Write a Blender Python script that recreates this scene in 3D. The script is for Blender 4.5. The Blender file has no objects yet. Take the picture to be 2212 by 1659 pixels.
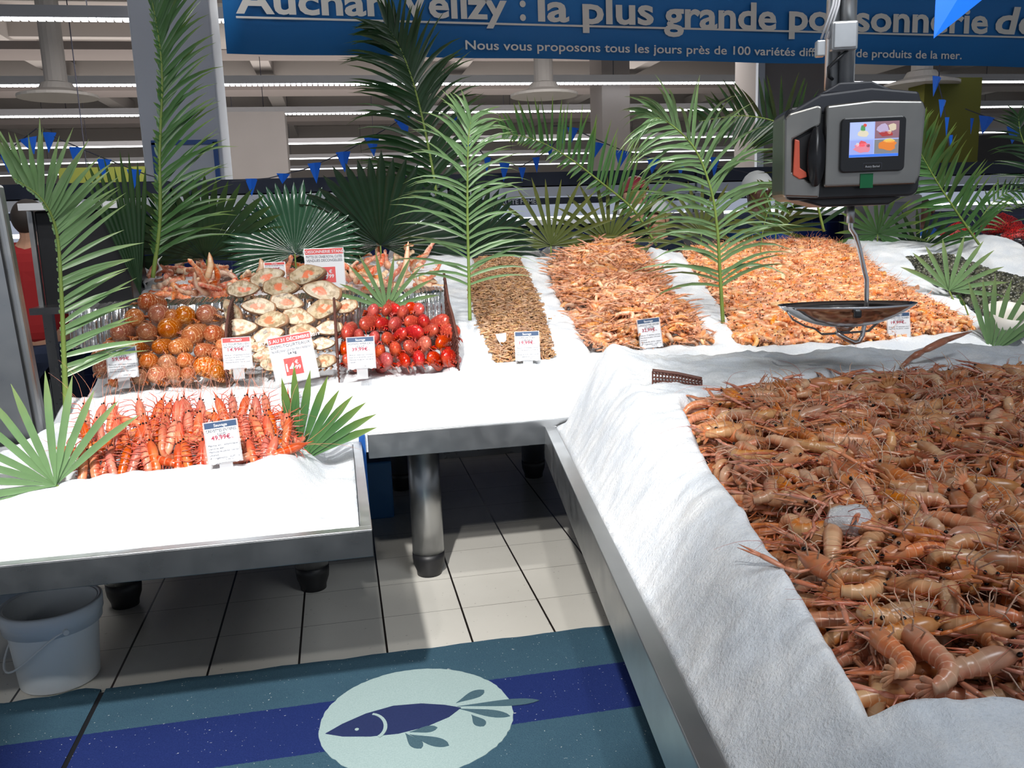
import bpy, math, random
import numpy as np
from mathutils import Vector, Matrix, noise
random.seed(7); rng = np.random.default_rng(7)
sc = bpy.context.scene; COL = sc.collection
# ------------------------------------------------------------------ camera
CAM_H = 1.4535; FPX = 1879.0
pit, rol, yaw = map(math.radians, (10.465, -1.982, 11.013))
F = np.array([math.sin(yaw)*math.cos(pit), math.cos(yaw)*math.cos(pit), -math.sin(pit)])
R0 = np.array([math.cos(yaw), -math.sin(yaw), 0]); U0 = np.cross(R0, F)
R = math.cos(rol)*R0 + math.sin(rol)*U0; U = -math.sin(rol)*R0 + math.cos(rol)*U0
C = np.array([0, 0, CAM_H])
cd = bpy.data.cameras.new('camera'); cam = bpy.data.objects.new('camera', cd); COL.objects.link(cam)
cd.sensor_fit = 'HORIZONTAL'; cd.sensor_width = 36; cd.lens = FPX*36/2212; cd.clip_start = .02; cd.clip_end = 200
cam.matrix_world = Matrix(((R[0], U[0], -F[0], C[0]), (R[1], U[1], -F[1], C[1]), (R[2], U[2], -F[2], C[2]), (0, 0, 0, 1)))
sc.camera = cam
# ------------------------------------------------------------------ world, lights, exposure
sc.view_settings.view_transform = 'Standard'; sc.view_settings.look = 'None'; sc.view_settings.gamma = 1
sc.view_settings.use_curve_mapping = False; sc.view_settings.exposure = 0.0
w = bpy.data.worlds.new('world'); sc.world = w; w.use_nodes = True
w.node_tree.nodes['Background'].inputs[0].default_value = (.80, .88, 1, 1)
w.node_tree.nodes['Background'].inputs[1].default_value = .40
cy = sc.cycles
cy.max_bounces = 5; cy.diffuse_bounces = 3; cy.glossy_bounces = 3; cy.transmission_bounces = 4; cy.transparent_max_bounces = 6
cy.caustics_reflective = False; cy.caustics_refractive = False; cy.use_denoising = True
cy.use_adaptive_sampling = True; cy.adaptive_threshold = .03; cy.sample_clamp_indirect = 4
def spot(loc, aim, power, size, blend=.5, r=.06, col=(1, .97, .93)):
    l = bpy.data.lights.new('rail_spotlight', 'SPOT'); l.energy = power; l.spot_size = math.radians(size); l.spot_blend = blend
    l.shadow_soft_size = r; l.color = col
    o = bpy.data.objects.new('rail_spotlight', l); COL.objects.link(o); o.location = loc
    o.rotation_euler = (Vector(aim)-Vector(loc)).to_track_quat('-Z', 'Y').to_euler(); return o
for x, y, ax, ay, az, pw, sz in ((-1.1, -1.9, -.75, 3.1, .6, 255, 42), (-.1, -1.4, -.15, 3.0, .6, 255, 42), (-.8, -1.0, .15, 3.25, 0, 1150, 28)):
    spot((x, y, 3.9), (ax, ay, az), pw, sz, .4)
for x, ax in ((1.1, 1.35), (1.9, 2.1), (2.7, 2.9), (3.6, 3.7)):
    spot((x, 1.25, 4.0), (ax, 4.45, .95), 280, 38, .35, .22)
spot((-.6, 1.0, 4.0), (-.5, 4.3, 1.0), 115, 44, .5)
spot((.3, 1.0, 4.0), (.7, 4.5, 1.0), 200, 44, .5)
def area(loc, aim, power, sx, sy, col=(1, 1, 1)):
    l = bpy.data.lights.new('added_fill_light', 'AREA'); l.energy = power; l.shape = 'RECTANGLE'; l.size = sx; l.size_y = sy; l.color = col
    o = bpy.data.objects.new('added_fill_light', l); COL.objects.link(o); o.location = loc
    o.rotation_euler = (Vector(aim)-Vector(loc)).to_track_quat('-Z', 'Y').to_euler(); return o
area((-1.3, 4.4, 3.6), (-1.5, 5, .8), 22, .8, .4)  # added fill to brighten the dark left corner, no lamp hangs here
area((1.6, .2, 3.6), (1.2, 1.6, .8), 40, 1.6, .5, (.9, .95, 1))  # added soft fill over the foreground in place of the hall's general light
area((1, 9, 3.6), (1, 9, 0), 200, 8, .6, (1, .97, .93))  # added fill to lift the mid hall and the pennants
area((0, 17, .9), (0, 19, 5), 650, 14, 6, (1, .93, .88))      # added upward fill, stands in for bounce of the lit aisles onto the ceiling
# ------------------------------------------------------------------ pixel rays used to read places off the photograph
def ray(u, v): return F + R*(u-1106)/FPX - U*(v-829.5)/FPX
def Zp(u, v, z): d = ray(u, v); return C + d*((z-C[2])/d[2])
def Yp(u, v, Y): d = ray(u, v); return C + d*(Y/d[1])
def Sl(u, v, z0, Y0, s):
    d = ray(u, v); return C + d*((z0 - s*Y0 - C[2])/(d[2]-s*d[1]))
BED = (.915, 3.3, .222); STK = (.955, 3.30, .50); SHR = (.80, 2.45, .30); PIL = (.83, .9, .065)
# ------------------------------------------------------------------ material helpers
def newmat(name):
    m = bpy.data.materials.new(name); m.use_nodes = True; nt = m.node_tree; b = nt.nodes['Principled BSDF']; return m, nt, b
def N(nt, t, **k):
    n = nt.nodes.new(t)
    for a, v in k.items(): setattr(n, a, v)
    return n
def L(nt, a, b): nt.links.new(a, b)
def mth(nt, op, a, b=None, c=None):
    n = N(nt, 'ShaderNodeMath', operation=op)
    for i, x in enumerate((a, b, c)):
        if x is None: continue
        if isinstance(x, (int, float)): n.inputs[i].default_value = x
        else: L(nt, x, n.inputs[i])
    return n.outputs[0]
def mixc(nt, f, a, b, bt='MIX'):
    n = N(nt, 'ShaderNodeMix', data_type='RGBA', blend_type=bt)
    if isinstance(f, (int, float)): n.inputs[0].default_value = f
    else: L(nt, f, n.inputs[0])
    for i, x in ((6, a), (7, b)):
        if isinstance(x, (tuple, list)): n.inputs[i].default_value = (*x[:3], 1)
        else: L(nt, x, n.inputs[i])
    return n.outputs[2]
def ramp(nt, f, stops):
    n = N(nt, 'ShaderNodeValToRGB'); L(nt, f, n.inputs[0]); e = n.color_ramp.elements
    while len(e) < len(stops): e.new(.5)
    for i, (p, c) in enumerate(stops): e[i].position = p; e[i].color = (*c[:3], 1) if isinstance(c, (tuple, list)) else (c, c, c, 1)
    return n.outputs[0]
def noi(nt, sc_, det=3, vec=None, rough=.5):
    n = N(nt, 'ShaderNodeTexNoise'); n.inputs['Scale'].default_value = sc_; n.inputs['Detail'].default_value = det; n.inputs['Roughness'].default_value = rough
    if vec is None:
        vec = N(nt, 'ShaderNodeTexCoord').outputs['Object']
    L(nt, vec, n.inputs['Vector']); return n.outputs['Fac']
def bump(nt, b, h, st, dist=.01):
    n = N(nt, 'ShaderNodeBump'); n.inputs['Strength'].default_value = st; n.inputs['Distance'].default_value = dist
    L(nt, h, n.inputs['Height']); L(nt, n.outputs[0], b.inputs['Normal'])
def mat(name, col, rough=.5, metal=0, spec=.5, nz=None, bmp=None, emit=None, alpha=None, trans=None):
    m, nt, b = newmat(name); b.inputs['Base Color'].default_value = (*col, 1); b.inputs['Roughness'].default_value = rough
    b.inputs['Metallic'].default_value = metal; b.inputs['Specular IOR Level'].default_value = spec
    if nz: L(nt, mixc(nt, noi(nt, nz[0], 4), [c*(1-nz[1]) for c in col], [min(1, c*(1+nz[1])) for c in col]), b.inputs['Base Color'])
    if bmp: bump(nt, b, noi(nt, bmp[0], 4), bmp[1], .004)
    if emit: b.inputs['Emission Color'].default_value = (*emit[0], 1); b.inputs['Emission Strength'].default_value = emit[1]
    if alpha is not None: b.inputs['Alpha'].default_value = alpha
    if trans: b.inputs['Transmission Weight'].default_value = trans
    return m
def rnd(nt):
    a = N(nt, 'ShaderNodeAttribute', attribute_name='rnd').outputs['Fac']; o = N(nt, 'ShaderNodeObjectInfo').outputs['Random']
    return mth(nt, 'FRACT', mth(nt, 'ADD', a, o))
def shell(name, top, under, ring, nb, rough=.32, var=.22, mott=.35, rw=.16, speck=None, head=None, hstart=.62):
    m, nt, b = newmat(name); uv = N(nt, 'ShaderNodeUVMap').outputs[0]; s = N(nt, 'ShaderNodeSeparateXYZ'); L(nt, uv, s.inputs[0])
    r = rnd(nt)
    vec = N(nt, 'ShaderNodeVectorMath', operation='ADD'); L(nt, N(nt, 'ShaderNodeTexCoord').outputs['Object'], vec.inputs[0])
    cmb = N(nt, 'ShaderNodeCombineXYZ'); L(nt, mth(nt, 'MULTIPLY', r, 37.), cmb.inputs[0]); L(nt, cmb.outputs[0], vec.inputs[1])
    n1 = noi(nt, 70, 3, vec.outputs[0]); n2 = noi(nt, 18, 2, vec.outputs[0])
    col = mixc(nt, mth(nt, 'MULTIPLY', n2, mott), top, [c*.62 for c in top])
    c2 = mixc(nt, ramp(nt, n1, ((.42, 0.), (.7, mott))), col, under)
    v = mth(nt, 'ABSOLUTE', mth(nt, 'SUBTRACT', s.outputs[1], .25)); v = mth(nt, 'MINIMUM', v, mth(nt, 'SUBTRACT', 1., v))
    c3 = mixc(nt, ramp(nt, mth(nt, 'ADD', v, mth(nt, 'MULTIPLY', n1, .08)), ((.30, 0.), (.46, 1.))), c2, under)
    fr = mth(nt, 'FRACT', mth(nt, 'MULTIPLY', s.outputs[0], nb))
    rg = ramp(nt, fr, ((0, 1.), (rw*.5, .8), (rw, 0.), (.97, 0.)))
    if head:
        hf = ramp(nt, s.outputs[0], ((hstart-.03, 0.), (hstart+.03, 1.)))
        rg = mixc(nt, hf, rg, (0, 0, 0)); 
    c4 = mixc(nt, rg, c3, ring)
    if head: c4 = mixc(nt, mth(nt, 'MULTIPLY', hf, ramp(nt, n1, ((.3, .35), (.6, .95)))), c4, head)
    if speck: c4 = mixc(nt, ramp(nt, noi(nt, 160, 1, vec.outputs[0]), ((.62, 0.), (.66, .8))), c4, speck)
    hs = N(nt, 'ShaderNodeHueSaturation'); L(nt, c4, hs.inputs['Color'])
    L(nt, mth(nt, 'MULTIPLY_ADD', r, var*2, 1-var), hs.inputs['Value']); L(nt, mth(nt, 'MULTIPLY_ADD', mth(nt, 'FRACT', mth(nt, 'MULTIPLY', r, 7.3)), .014, .494), hs.inputs['Hue'])
    L(nt, mth(nt, 'MULTIPLY_ADD', mth(nt, 'FRACT', mth(nt, 'MULTIPLY', r, 3.7)), .25, .85), hs.inputs['Saturation'])
    L(nt, hs.outputs[0], b.inputs['Base Color']); b.inputs['Roughness'].default_value = rough; b.inputs['Specular IOR Level'].default_value = .6
    bump(nt, b, n1, .10, .002); return m
def ice(name):
    m, nt, b = newmat(name); n1 = noi(nt, 9, 4); n2 = noi(nt, 130, 3, rough=.75)
    vo = N(nt, 'ShaderNodeTexVoronoi'); vo.inputs['Scale'].default_value = 150; L(nt, N(nt, 'ShaderNodeTexCoord').outputs['Object'], vo.inputs['Vector'])
    c = mixc(nt, ramp(nt, n1, ((.38, 0.), (.68, 1.))), (.78, .83, .89), (.95, .97, .985))
    c = mixc(nt, ramp(nt, n2, ((.36, .28), (.60, 0.))), c, (.58, .65, .75))
    L(nt, c, b.inputs['Base Color']); L(nt, ramp(nt, vo.outputs['Distance'], ((.1, .15), (.5, .6))), b.inputs['Roughness'])
    b.inputs['Specular IOR Level'].default_value = .45
    h = mth(nt, 'ADD', mth(nt, 'MULTIPLY', n2, 1.), mth(nt, 'MULTIPLY', vo.outputs['Distance'], .12)); bump(nt, b, h, .6, .005)
    return m
def steel(name, col=(.52, .53, .54), rough=.32, sc_=3.):
    m, nt, b = newmat(name); b.inputs['Metallic'].default_value = 1; b.inputs['Base Color'].default_value = (*col, 1)
    n1 = noi(nt, sc_, 5); L(nt, mixc(nt, n1, [c*.75 for c in col], [min(1, c*1.15) for c in col]), b.inputs['Base Color'])
    L(nt, mth(nt, 'MULTIPLY_ADD', noi(nt, 14, 4), .25, rough-.12), b.inputs['Roughness']); return m
def leafm(name, col, tip=None, rough=.38, under=None):
    m, nt, b = newmat(name); uv = N(nt, 'ShaderNodeUVMap').outputs[0]; s = N(nt, 'ShaderNodeSeparateXYZ'); L(nt, uv, s.inputs[0])
    st = mth(nt, 'SINE', mth(nt, 'MULTIPLY', s.outputs[1], 60.))
    c = mixc(nt, noi(nt, 12, 3), [x*.7 for x in col], [min(1, x*1.3) for x in col])
    c = mixc(nt, mth(nt, 'MULTIPLY_ADD', st, .08, .08), c, [x*.4 for x in col])
    if tip: c = mixc(nt, ramp(nt, s.outputs[0], ((.6, 0.), (1, .7))), c, tip)
    L(nt, c, b.inputs['Base Color']); b.inputs['Roughness'].default_value = rough
    out = nt.nodes['Material Output']; tr = N(nt, 'ShaderNodeBsdfTranslucent'); L(nt, c, tr.inputs[0])
    mx = N(nt, 'ShaderNodeMixShader'); mx.inputs[0].default_value = .22; L(nt, b.outputs[0], mx.inputs[1]); L(nt, tr.outputs[0], mx.inputs[2]); L(nt, mx.outputs[0], out.inputs[0])
    return m
# ------------------------------------------------------------------ geometry helpers
class MB:
    def __init__(s): s.v = []; s.f = []; s.uv = []; s.m = []
    def face(s, idx, uv=None, mi=0):
        s.f.append(tuple(idx)); s.uv.append(uv or [(0., 0.)]*len(idx)); s.m.append(mi)
    def box(s, c, d, rz=0, mi=0, M=None):
        b = len(s.v); x, y, z = d[0]/2, d[1]/2, d[2]/2
        for p in ((-x, -y, -z), (x, -y, -z), (x, y, -z), (-x, y, -z), (-x, -y, z), (x, -y, z), (x, y, z), (-x, y, z)):
            q = Vector(p)
            if rz: q = Matrix.Rotation(rz, 3, 'Z') @ q
            if M: q = M @ q
            s.v.append(tuple(q+Vector(c)))
        for q in ((0, 3, 2, 1), (4, 5, 6, 7), (0, 1, 5, 4), (1, 2, 6, 5), (2, 3, 7, 6), (3, 0, 4, 7)): s.face([b+i for i in q], mi=mi)
        return s
    def tube(s, pts, rad, n=8, up=(0, 0, 1), mi=0, cap=True, u0=0., u1=1.):
        P = [Vector(p) for p in pts]; m = len(P); up = Vector(up); b = len(s.v)
        if not isinstance(rad, (list, tuple)): rad = [rad]*m
        cum = [0.]
        for i in range(1, m): cum.append(cum[-1]+(P[i]-P[i-1]).length)
        tot = cum[-1] or 1
        for i in range(m):
            t = (P[min(i+1, m-1)]-P[max(i-1, 0)]).normalized(); sd = up.cross(t)
            if sd.length < 1e-4: sd = Vector((1, 0, 0)).cross(t)
            sd.normalize(); nn = t.cross(sd); r = rad[i]; rx, rz = r if isinstance(r, (tuple, list)) else (r, r)
            up = nn if nn.length > .5 else up
            for j in range(n):
                a = 2*math.pi*j/n; s.v.append(tuple(P[i]+sd*(math.cos(a)*rx)+nn*(math.sin(a)*rz)))
        for i in range(m-1):
            ua, ub = u0+(u1-u0)*cum[i]/tot, u0+(u1-u0)*cum[i+1]/tot
            for j in range(n):
                k = (j+1) % n
                s.face((b+i*n+j, b+i*n+k, b+(i+1)*n+k, b+(i+1)*n+j), [(ua, j/n), (ua, (j+1)/n), (ub, (j+1)/n), (ub, j/n)], mi)
        if cap:
            s.face([b+j for j in range(n)][::-1], [(u0, j/n) for j in range(n)][::-1], mi); s.face([b+(m-1)*n+j for j in range(n)], [(u1, j/n) for j in range(n)], mi)
        return s
    def lathe(s, prof, n=24, c=(0, 0, 0), mi=0, sx=1, sy=1):
        b = len(s.v); m = len(prof)
        for r, z in prof:
            for j in range(n):
                a = 2*math.pi*j/n; s.v.append((c[0]+r*math.cos(a)*sx, c[1]+r*math.sin(a)*sy, c[2]+z))
        for i in range(m-1):
            for j in range(n):
                k = (j+1) % n; s.face((b+i*n+j, b+i*n+k, b+(i+1)*n+k, b+(i+1)*n+j), mi=mi)
        return s
    def grid(s, P, mi=0):                                    # P: rows of points
        b = len(s.v); m, n = len(P), len(P[0])
        for row in P: s.v += [tuple(p) for p in row]
        for i in range(m-1):
            for j in range(n-1):
                s.face((b+i*n+j, b+i*n+j+1, b+(i+1)*n+j+1, b+(i+1)*n+j), [(i/(m-1), j/(n-1)), (i/(m-1), (j+1)/(n-1)), ((i+1)/(m-1), (j+1)/(n-1)), ((i+1)/(m-1), j/(n-1))], mi)
        return s
    def prism(s, pts, h, mi=0, M=None, z0=0):                # polygon in xy, extruded to h
        b = len(s.v); n = len(pts)
        for z in (z0, z0+h):
            for x, y in pts:
                q = Vector((x, y, z)); s.v.append(tuple(M @ q if M else q))
        s.face([b+i for i in range(n)][::-1], mi=mi); s.face([b+n+i for i in range(n)], mi=mi)
        for i in range(n): k = (i+1) % n; s.face((b+i, b+k, b+n+k, b+n+i), mi=mi)
        return s
    def mesh(s, name, mats, smooth=True):
        me = bpy.data.meshes.new(name); me.from_pydata(s.v, [], s.f)
        uvl = me.uv_layers.new(name='UVMap'); flat = [c for f in s.uv for p in f for c in p]; uvl.data.foreach_set('uv', flat)
        for m in (mats if isinstance(mats, (list, tuple)) else [mats]): me.materials.append(m)
        me.polygons.foreach_set('material_index', s.m)
        if smooth: me.polygons.foreach_set('use_smooth', [True]*len(s.f))
        me.update(); return me
    def build(s, name, mats, parent=None, smooth=False, bev=0, sub=0, bseg=2):
        return ob(name, s.mesh(name, mats, smooth), parent, bev, sub, bseg)
def ob(name, me, parent=None, bev=0, sub=0, bseg=2):
    o = bpy.data.objects.new(name, me); COL.objects.link(o)
    if parent: o.parent = parent
    if bev:
        m = o.modifiers.new('bev', 'BEVEL'); m.width = bev; m.segments = bseg; m.limit_method = 'ANGLE'; m.angle_limit = .6
    if sub:
        m = o.modifiers.new('sub', 'SUBSURF'); m.levels = sub; m.render_levels = sub
    return o
def tag(o, label, cat, group=None, kind=None):
    o['label'] = label; o['category'] = cat
    if group: o['group'] = group
    if kind: o['kind'] = kind
    return o
def struct(o): o['kind'] = 'structure'; return o
def empty(name, loc=(0, 0, 0), rz=0):
    o = bpy.data.objects.new(name, None); COL.objects.link(o); o.location = loc; o.rotation_euler = (0, 0, rz); o.empty_display_size = .05; return o
def copy_tree(o, parent=None):
    c = o.copy(); COL.objects.link(c); c.parent = parent
    for ch in KIDS.get(o.name, ()):
        copy_tree(ch, c)
    return c
KIDS = {}
def proto_kids(root):
    for o in list(COL.objects):
        if o.parent: KIDS.setdefault(o.parent.name, [])
    for o in COL.objects:
        if o.parent and o not in KIDS[o.parent.name]: KIDS[o.parent.name].append(o)
ORD = 'first second third fourth fifth sixth seventh eighth ninth tenth eleventh twelfth thirteenth fourteenth fifteenth sixteenth seventeenth eighteenth nineteenth twentieth'.split()
def ordn(i): return ORD[i] if i < 20 else '%dth' % (i+1)
def rotz(a): return Matrix.Rotation(a, 4, 'Z')
def rotx(a): return Matrix.Rotation(a, 4, 'X')
def roty(a): return Matrix.Rotation(a, 4, 'Y')
def T(p): return Matrix.Translation(Vector(p))
def basis(x, y, z, o):
    return Matrix(((x[0], y[0], z[0], o[0]), (x[1], y[1], z[1], o[1]), (x[2], y[2], z[2], o[2]), (0, 0, 0, 1)))
def smooth(t): t = np.clip(t, 0, 1); return t*t*(3-2*t)
def poly_sd(P, X, Y):                                        # signed distance, negative inside
    P = np.array(P); X = np.asarray(X, float); Y = np.asarray(Y, float); d = np.full(X.shape, 1e9); ins = np.zeros(X.shape, bool); n = len(P)
    for i in range(n):
        a, b = P[i], P[(i+1) % n]; ex, ey = b-a; wx, wy = X-a[0], Y-a[1]
        t = np.clip((wx*ex+wy*ey)/(ex*ex+ey*ey+1e-12), 0, 1); d = np.minimum(d, np.hypot(wx-ex*t, wy-ey*t))
        c = (a[1] > Y) != (b[1] > Y); xi = (b[0]-a[0])*(Y-a[1])/((b[1]-a[1]) if abs(b[1]-a[1]) > 1e-12 else 1e-12)+a[0]; ins ^= c & (X < xi)
    return np.where(ins, -d, d)
def pxpoly(pts, pl): return [tuple(Sl(u, v, *pl)[:2]) for u, v in pts]
def np_noise(X, Y, s, seed=0, oct_=3):
    out = np.empty(X.size); x = X.ravel(); y = Y.ravel()
    for i in range(x.size): out[i] = noise.fractal((x[i]*s+seed, y[i]*s, seed*.7), 1.0, 2.0, oct_)
    return out.reshape(X.shape)
def heightfield(name, mat_, x0, x1, y0, y1, step, fn, zb, parent=None, mask=None):
    nx = int((x1-x0)/step)+1; ny = int((y1-y0)/step)+1
    X, Y = np.meshgrid(np.linspace(x0, x1, nx), np.linspace(y0, y1, ny)); Z = fn(X, Y)
    Xp = np.pad(X, 1, 'edge'); Yq = np.pad(Y, 1, 'edge'); Z2 = np.pad(Z, 1, 'constant', constant_values=zb)
    ny, nx = Z2.shape; V = np.stack([Xp, Yq, Z2], -1).reshape(-1, 3)
    i, j = np.meshgrid(np.arange(ny-1), np.arange(nx-1), indexing='ij'); a = (i*nx+j).ravel(); fc = np.stack([a, a+1, a+nx+1, a+nx], 1)
    return ob(name, np_mesh(name, V, fc, None, mat_), parent)
def np_mesh(name, V, Fc, UVc, mats, rn=None, mi=None):
    me = bpy.data.meshes.new(name); k = Fc.shape[1]; me.vertices.add(len(V)); me.vertices.foreach_set('co', V.astype(np.float32).ravel())
    me.loops.add(Fc.size); me.loops.foreach_set('vertex_index', Fc.astype(np.int32).ravel()); me.polygons.add(len(Fc))
    me.polygons.foreach_set('loop_start', np.arange(0, Fc.size, k, dtype=np.int32))
    if UVc is not None: me.uv_layers.new(name='UVMap').data.foreach_set('uv', UVc.astype(np.float32).ravel())
    for m in (mats if isinstance(mats, (list, tuple)) else [mats]): me.materials.append(m)
    if mi is not None: me.polygons.foreach_set('material_index', mi.astype(np.int32))
    me.polygons.foreach_set('use_smooth', np.ones(len(Fc), bool))
    if rn is not None: me.attributes.new('rnd', 'FLOAT', 'POINT').data.foreach_set('value', rn.astype(np.float32))
    me.update(); me.validate(); return me
def scatter(name, mbs, mats, Ms):                            # many copies of small shapes merged into one uncountable mass
    Vs, Fs, Us, Rs, Mi, off = [], [], [], [], [], 0
    pr = []
    for mb in mbs:
        fs, us, ms = [], [], []
        for f, u, m in zip(mb.f, mb.uv, mb.m):
            if len(f) == 4: fs.append(f); us.append(u); ms.append(m)
            else:
                for q in range(1, len(f)-1, 2):
                    a, b_, c_ = q, q+1, min(q+2, len(f)-1)
                    if c_ == b_: continue
                    fs.append((f[0], f[a], f[b_], f[c_])); us.append([u[0], u[a], u[b_], u[c_]]); ms.append(m)
        pr.append((np.array(mb.v), np.array(fs), np.array(us), np.array(ms)))
    for i, M in enumerate(Ms):
        v, f, u, m = pr[i % len(pr)]; A = np.array(M); Vs.append(v@A[:3, :3].T+A[:3, 3]); Fs.append(f+off); Us.append(u); Mi.append(m); Rs.append(np.full(len(v), random.random())); off += len(v)
    return ob(name, np_mesh(name, np.concatenate(Vs), np.concatenate(Fs), np.concatenate(Us), mats, np.concatenate(Rs), np.concatenate(Mi)))
def fill(poly, sp, jit=.35, inset=0.):
    P = np.array(poly); x0, y0 = P.min(0); x1, y1 = P.max(0); out = []; r = 0; y = y0
    while y < y1:
        x = x0+(sp*.5 if r % 2 else 0)
        while x < x1:
            out.append((x+random.uniform(-jit, jit)*sp, y+random.uniform(-jit, jit)*sp)); x += sp
        y += sp*.87; r += 1
    A = np.array(out); return A[poly_sd(poly, A[:, 0], A[:, 1]) < -inset]
def text_mesh(s, size, mat_, parent, M, width=None, bold=0., align='LEFT', name='lettering', ext=.0002, shear=0):
    cu = bpy.data.curves.new('t', 'FONT'); cu.body = s; cu.size = 1; cu.offset = bold; cu.extrude = 0; cu.align_x = 'LEFT'; cu.shear = shear; cu.resolution_u = 3
    o = bpy.data.objects.new('t', cu); COL.objects.link(o); bpy.context.view_layer.update()
    me = bpy.data.meshes.new_from_object(o.evaluated_get(bpy.context.evaluated_depsgraph_get())); bpy.data.objects.remove(o)
    n = len(me.vertices)
    if n == 0: return None
    co = np.empty(n*3); me.vertices.foreach_get('co', co); co = co.reshape(-1, 3); x0, x1 = co[:, 0].min(), co[:, 0].max(); co[:, 0] -= x0; wd = x1-x0
    sx = width/wd if width else size; co[:, 0] *= sx; co[:, 1] *= size
    if align == 'CENTER': co[:, 0] -= wd*sx/2
    me.vertices.foreach_set('co', co.ravel()); me.materials.clear(); me.materials.append(mat_); me.update()
    r = ob(name, me, parent); r.matrix_local = M; return r
# ------------------------------------------------------------------ materials
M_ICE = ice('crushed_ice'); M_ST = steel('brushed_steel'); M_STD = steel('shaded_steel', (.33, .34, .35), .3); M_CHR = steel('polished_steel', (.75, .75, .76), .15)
M_BLK = mat('black_rubber', (.012, .012, .014), .45); M_BLKP = mat('black_plastic', (.02, .021, .024), .3)
M_WP = mat('white_plastic', (.80, .83, .84), .35); M_W = mat('white_card', (.70, .72, .76), .6); M_RED = mat('red_print', (.62, .03, .03), .5)
M_NAVY = mat('navy_print', (.012, .05, .13), .5); M_GRY = mat('grey_print', (.06, .065, .09), .6); M_MAG = mat('price_print', (.38, .02, .06), .6)
M_CLR = mat('clear_acrylic', (.8, .82, .85), .15, alpha=.35); M_BLUE = mat('blue_plastic', (.01, .08, .32), .4)
M_GALV = mat('galvanised_pole', (.62, .64, .66), .35, metal=.75, nz=(20, .15))
M_FLAG = mat('blue_pennant', (.006, .16, .85), .5); M_CORD = mat('dark_cord', (.03, .03, .05), .6)
M_PAPER = mat('white_paper', (.80, .82, .85), .45, bmp=(14, .6)); M_ALU = mat('crinkled_foil', (.8, .8, .8), .22, metal=1, bmp=(26, 1.0))
M_WICK = mat('brown_wicker', (.10, .035, .025), .5, nz=(40, .4))
# ------------------------------------------------------------------ floor
m, nt, b = newmat('floor_tiles'); tc = N(nt, 'ShaderNodeTexCoord').outputs['Object']; s = N(nt, 'ShaderNodeSeparateXYZ'); L(nt, tc, s.inputs[0])
fx = mth(nt, 'FRACT', mth(nt, 'ADD', mth(nt, 'DIVIDE', mth(nt, 'ADD', s.outputs[0], .8202), .3), 40.)); fy = mth(nt, 'FRACT', mth(nt, 'ADD', mth(nt, 'DIVIDE', mth(nt, 'SUBTRACT', s.outputs[1], 3.43), .3), 40.))
gx = mth(nt, 'GREATER_THAN', mth(nt, 'ABSOLUTE', mth(nt, 'SUBTRACT', fx, .5)), .4875); gy = mth(nt, 'GREATER_THAN', mth(nt, 'ABSOLUTE', mth(nt, 'SUBTRACT', fy, .5)), .496)
c = mixc(nt, noi(nt, 5, 4), (.70, .68, .62), (.80, .78, .72)); c = mixc(nt, ramp(nt, noi(nt, 60, 2), ((.70, 0.), (.74, .5))), c, (.3, .28, .25))
c = mixc(nt, gy, c, (.13, .11, .09)); c = mixc(nt, gx, c, (.018, .014, .012)); L(nt, c, b.inputs['Base Color']); b.inputs['Roughness'].default_value = .28
struct(MB().box((0, 15, -.05), (60, 40, .1)).build('floor', m))
# ------------------------------------------------------------------ hall behind: ceiling, walls, beams
M_CEI = mat('ceiling_concrete', (.40, .36, .34), .9, nz=(.8, .18)); M_BEAM = mat('ceiling_beam', (.42, .39, .37), .8); M_BEAMD = mat('ceiling_beam_dark', (.22, .19, .18), .8)
struct(MB().box((0, 15, 5.25), (60, 40, .1)).build('ceiling', M_CEI))
struct(MB().box((0, 34, 2.5), (60, .2, 5.4)).build('wall_back', mat('back_wall', (.33, .30, .28), .9)))
g = MB()
for y in (7.3, 8.6, 10.2, 12.4, 14, 16.5, 18, 20.5, 23, 26, 29): g.box((0, y, 4.98), (56, .22, .46))
struct(g.build('trim_1', M_BEAM)); g = MB()
for x in range(-22, 24, 4): g.box((x+.8, 18, 4.85), (.35, 30, .30))
struct(g.build('trim_2', M_BEAM)); g = MB()
for y in (11.4, 15.2, 19.2, 24.5): g.box((0, y, 4.3), (56, .9, .12))
struct(g.build('trim_3', M_BEAMD))
def duct(loc, sx, sy, sz, label):
    o = MB().box((0, 0, 0), (sx, sy, sz)).build('ceiling_duct', mat('duct_sheet', (.40, .37, .35), .7), bev=.02); o.location = loc; return tag(o, label, 'duct')
duct((-1.2, 13, 4.5), 1.5, 5, .5, 'wide grey sheet metal duct under the ceiling, above the left column')
duct((5.4, 12, 4.5), .8, 9, .5, 'long grey duct under the ceiling, behind the blue banner')
duct((10.5, 15, 4.4), 1.2, 9, .4, 'grey duct under the ceiling at the far right, above the green shelves')
for i, (u, v, Y) in enumerate(((125, 206, 11), (1175, 203, 11), (1990, 180, 9.5))):
    p = Yp(u, v, Y); t = MB().lathe([(.0, .14), (.16, .13), (.2, .06), (.42, .0), (.42, -.03), (.0, -.03)], 24).build('air_diffuser', M_BEAM); t.location = p; MB().tube([(0, 0, .14), (0, 0, 5.2-p[2])], .12, 16).build('duct_stub', M_BEAM, t)
    tag(t, ('round ceiling air diffuser at the top left', 'round ceiling air diffuser below the middle of the blue banner', 'round ceiling air diffuser right of the hanging scale')[i], 'air vent', 'round ceiling diffusers')
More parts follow.
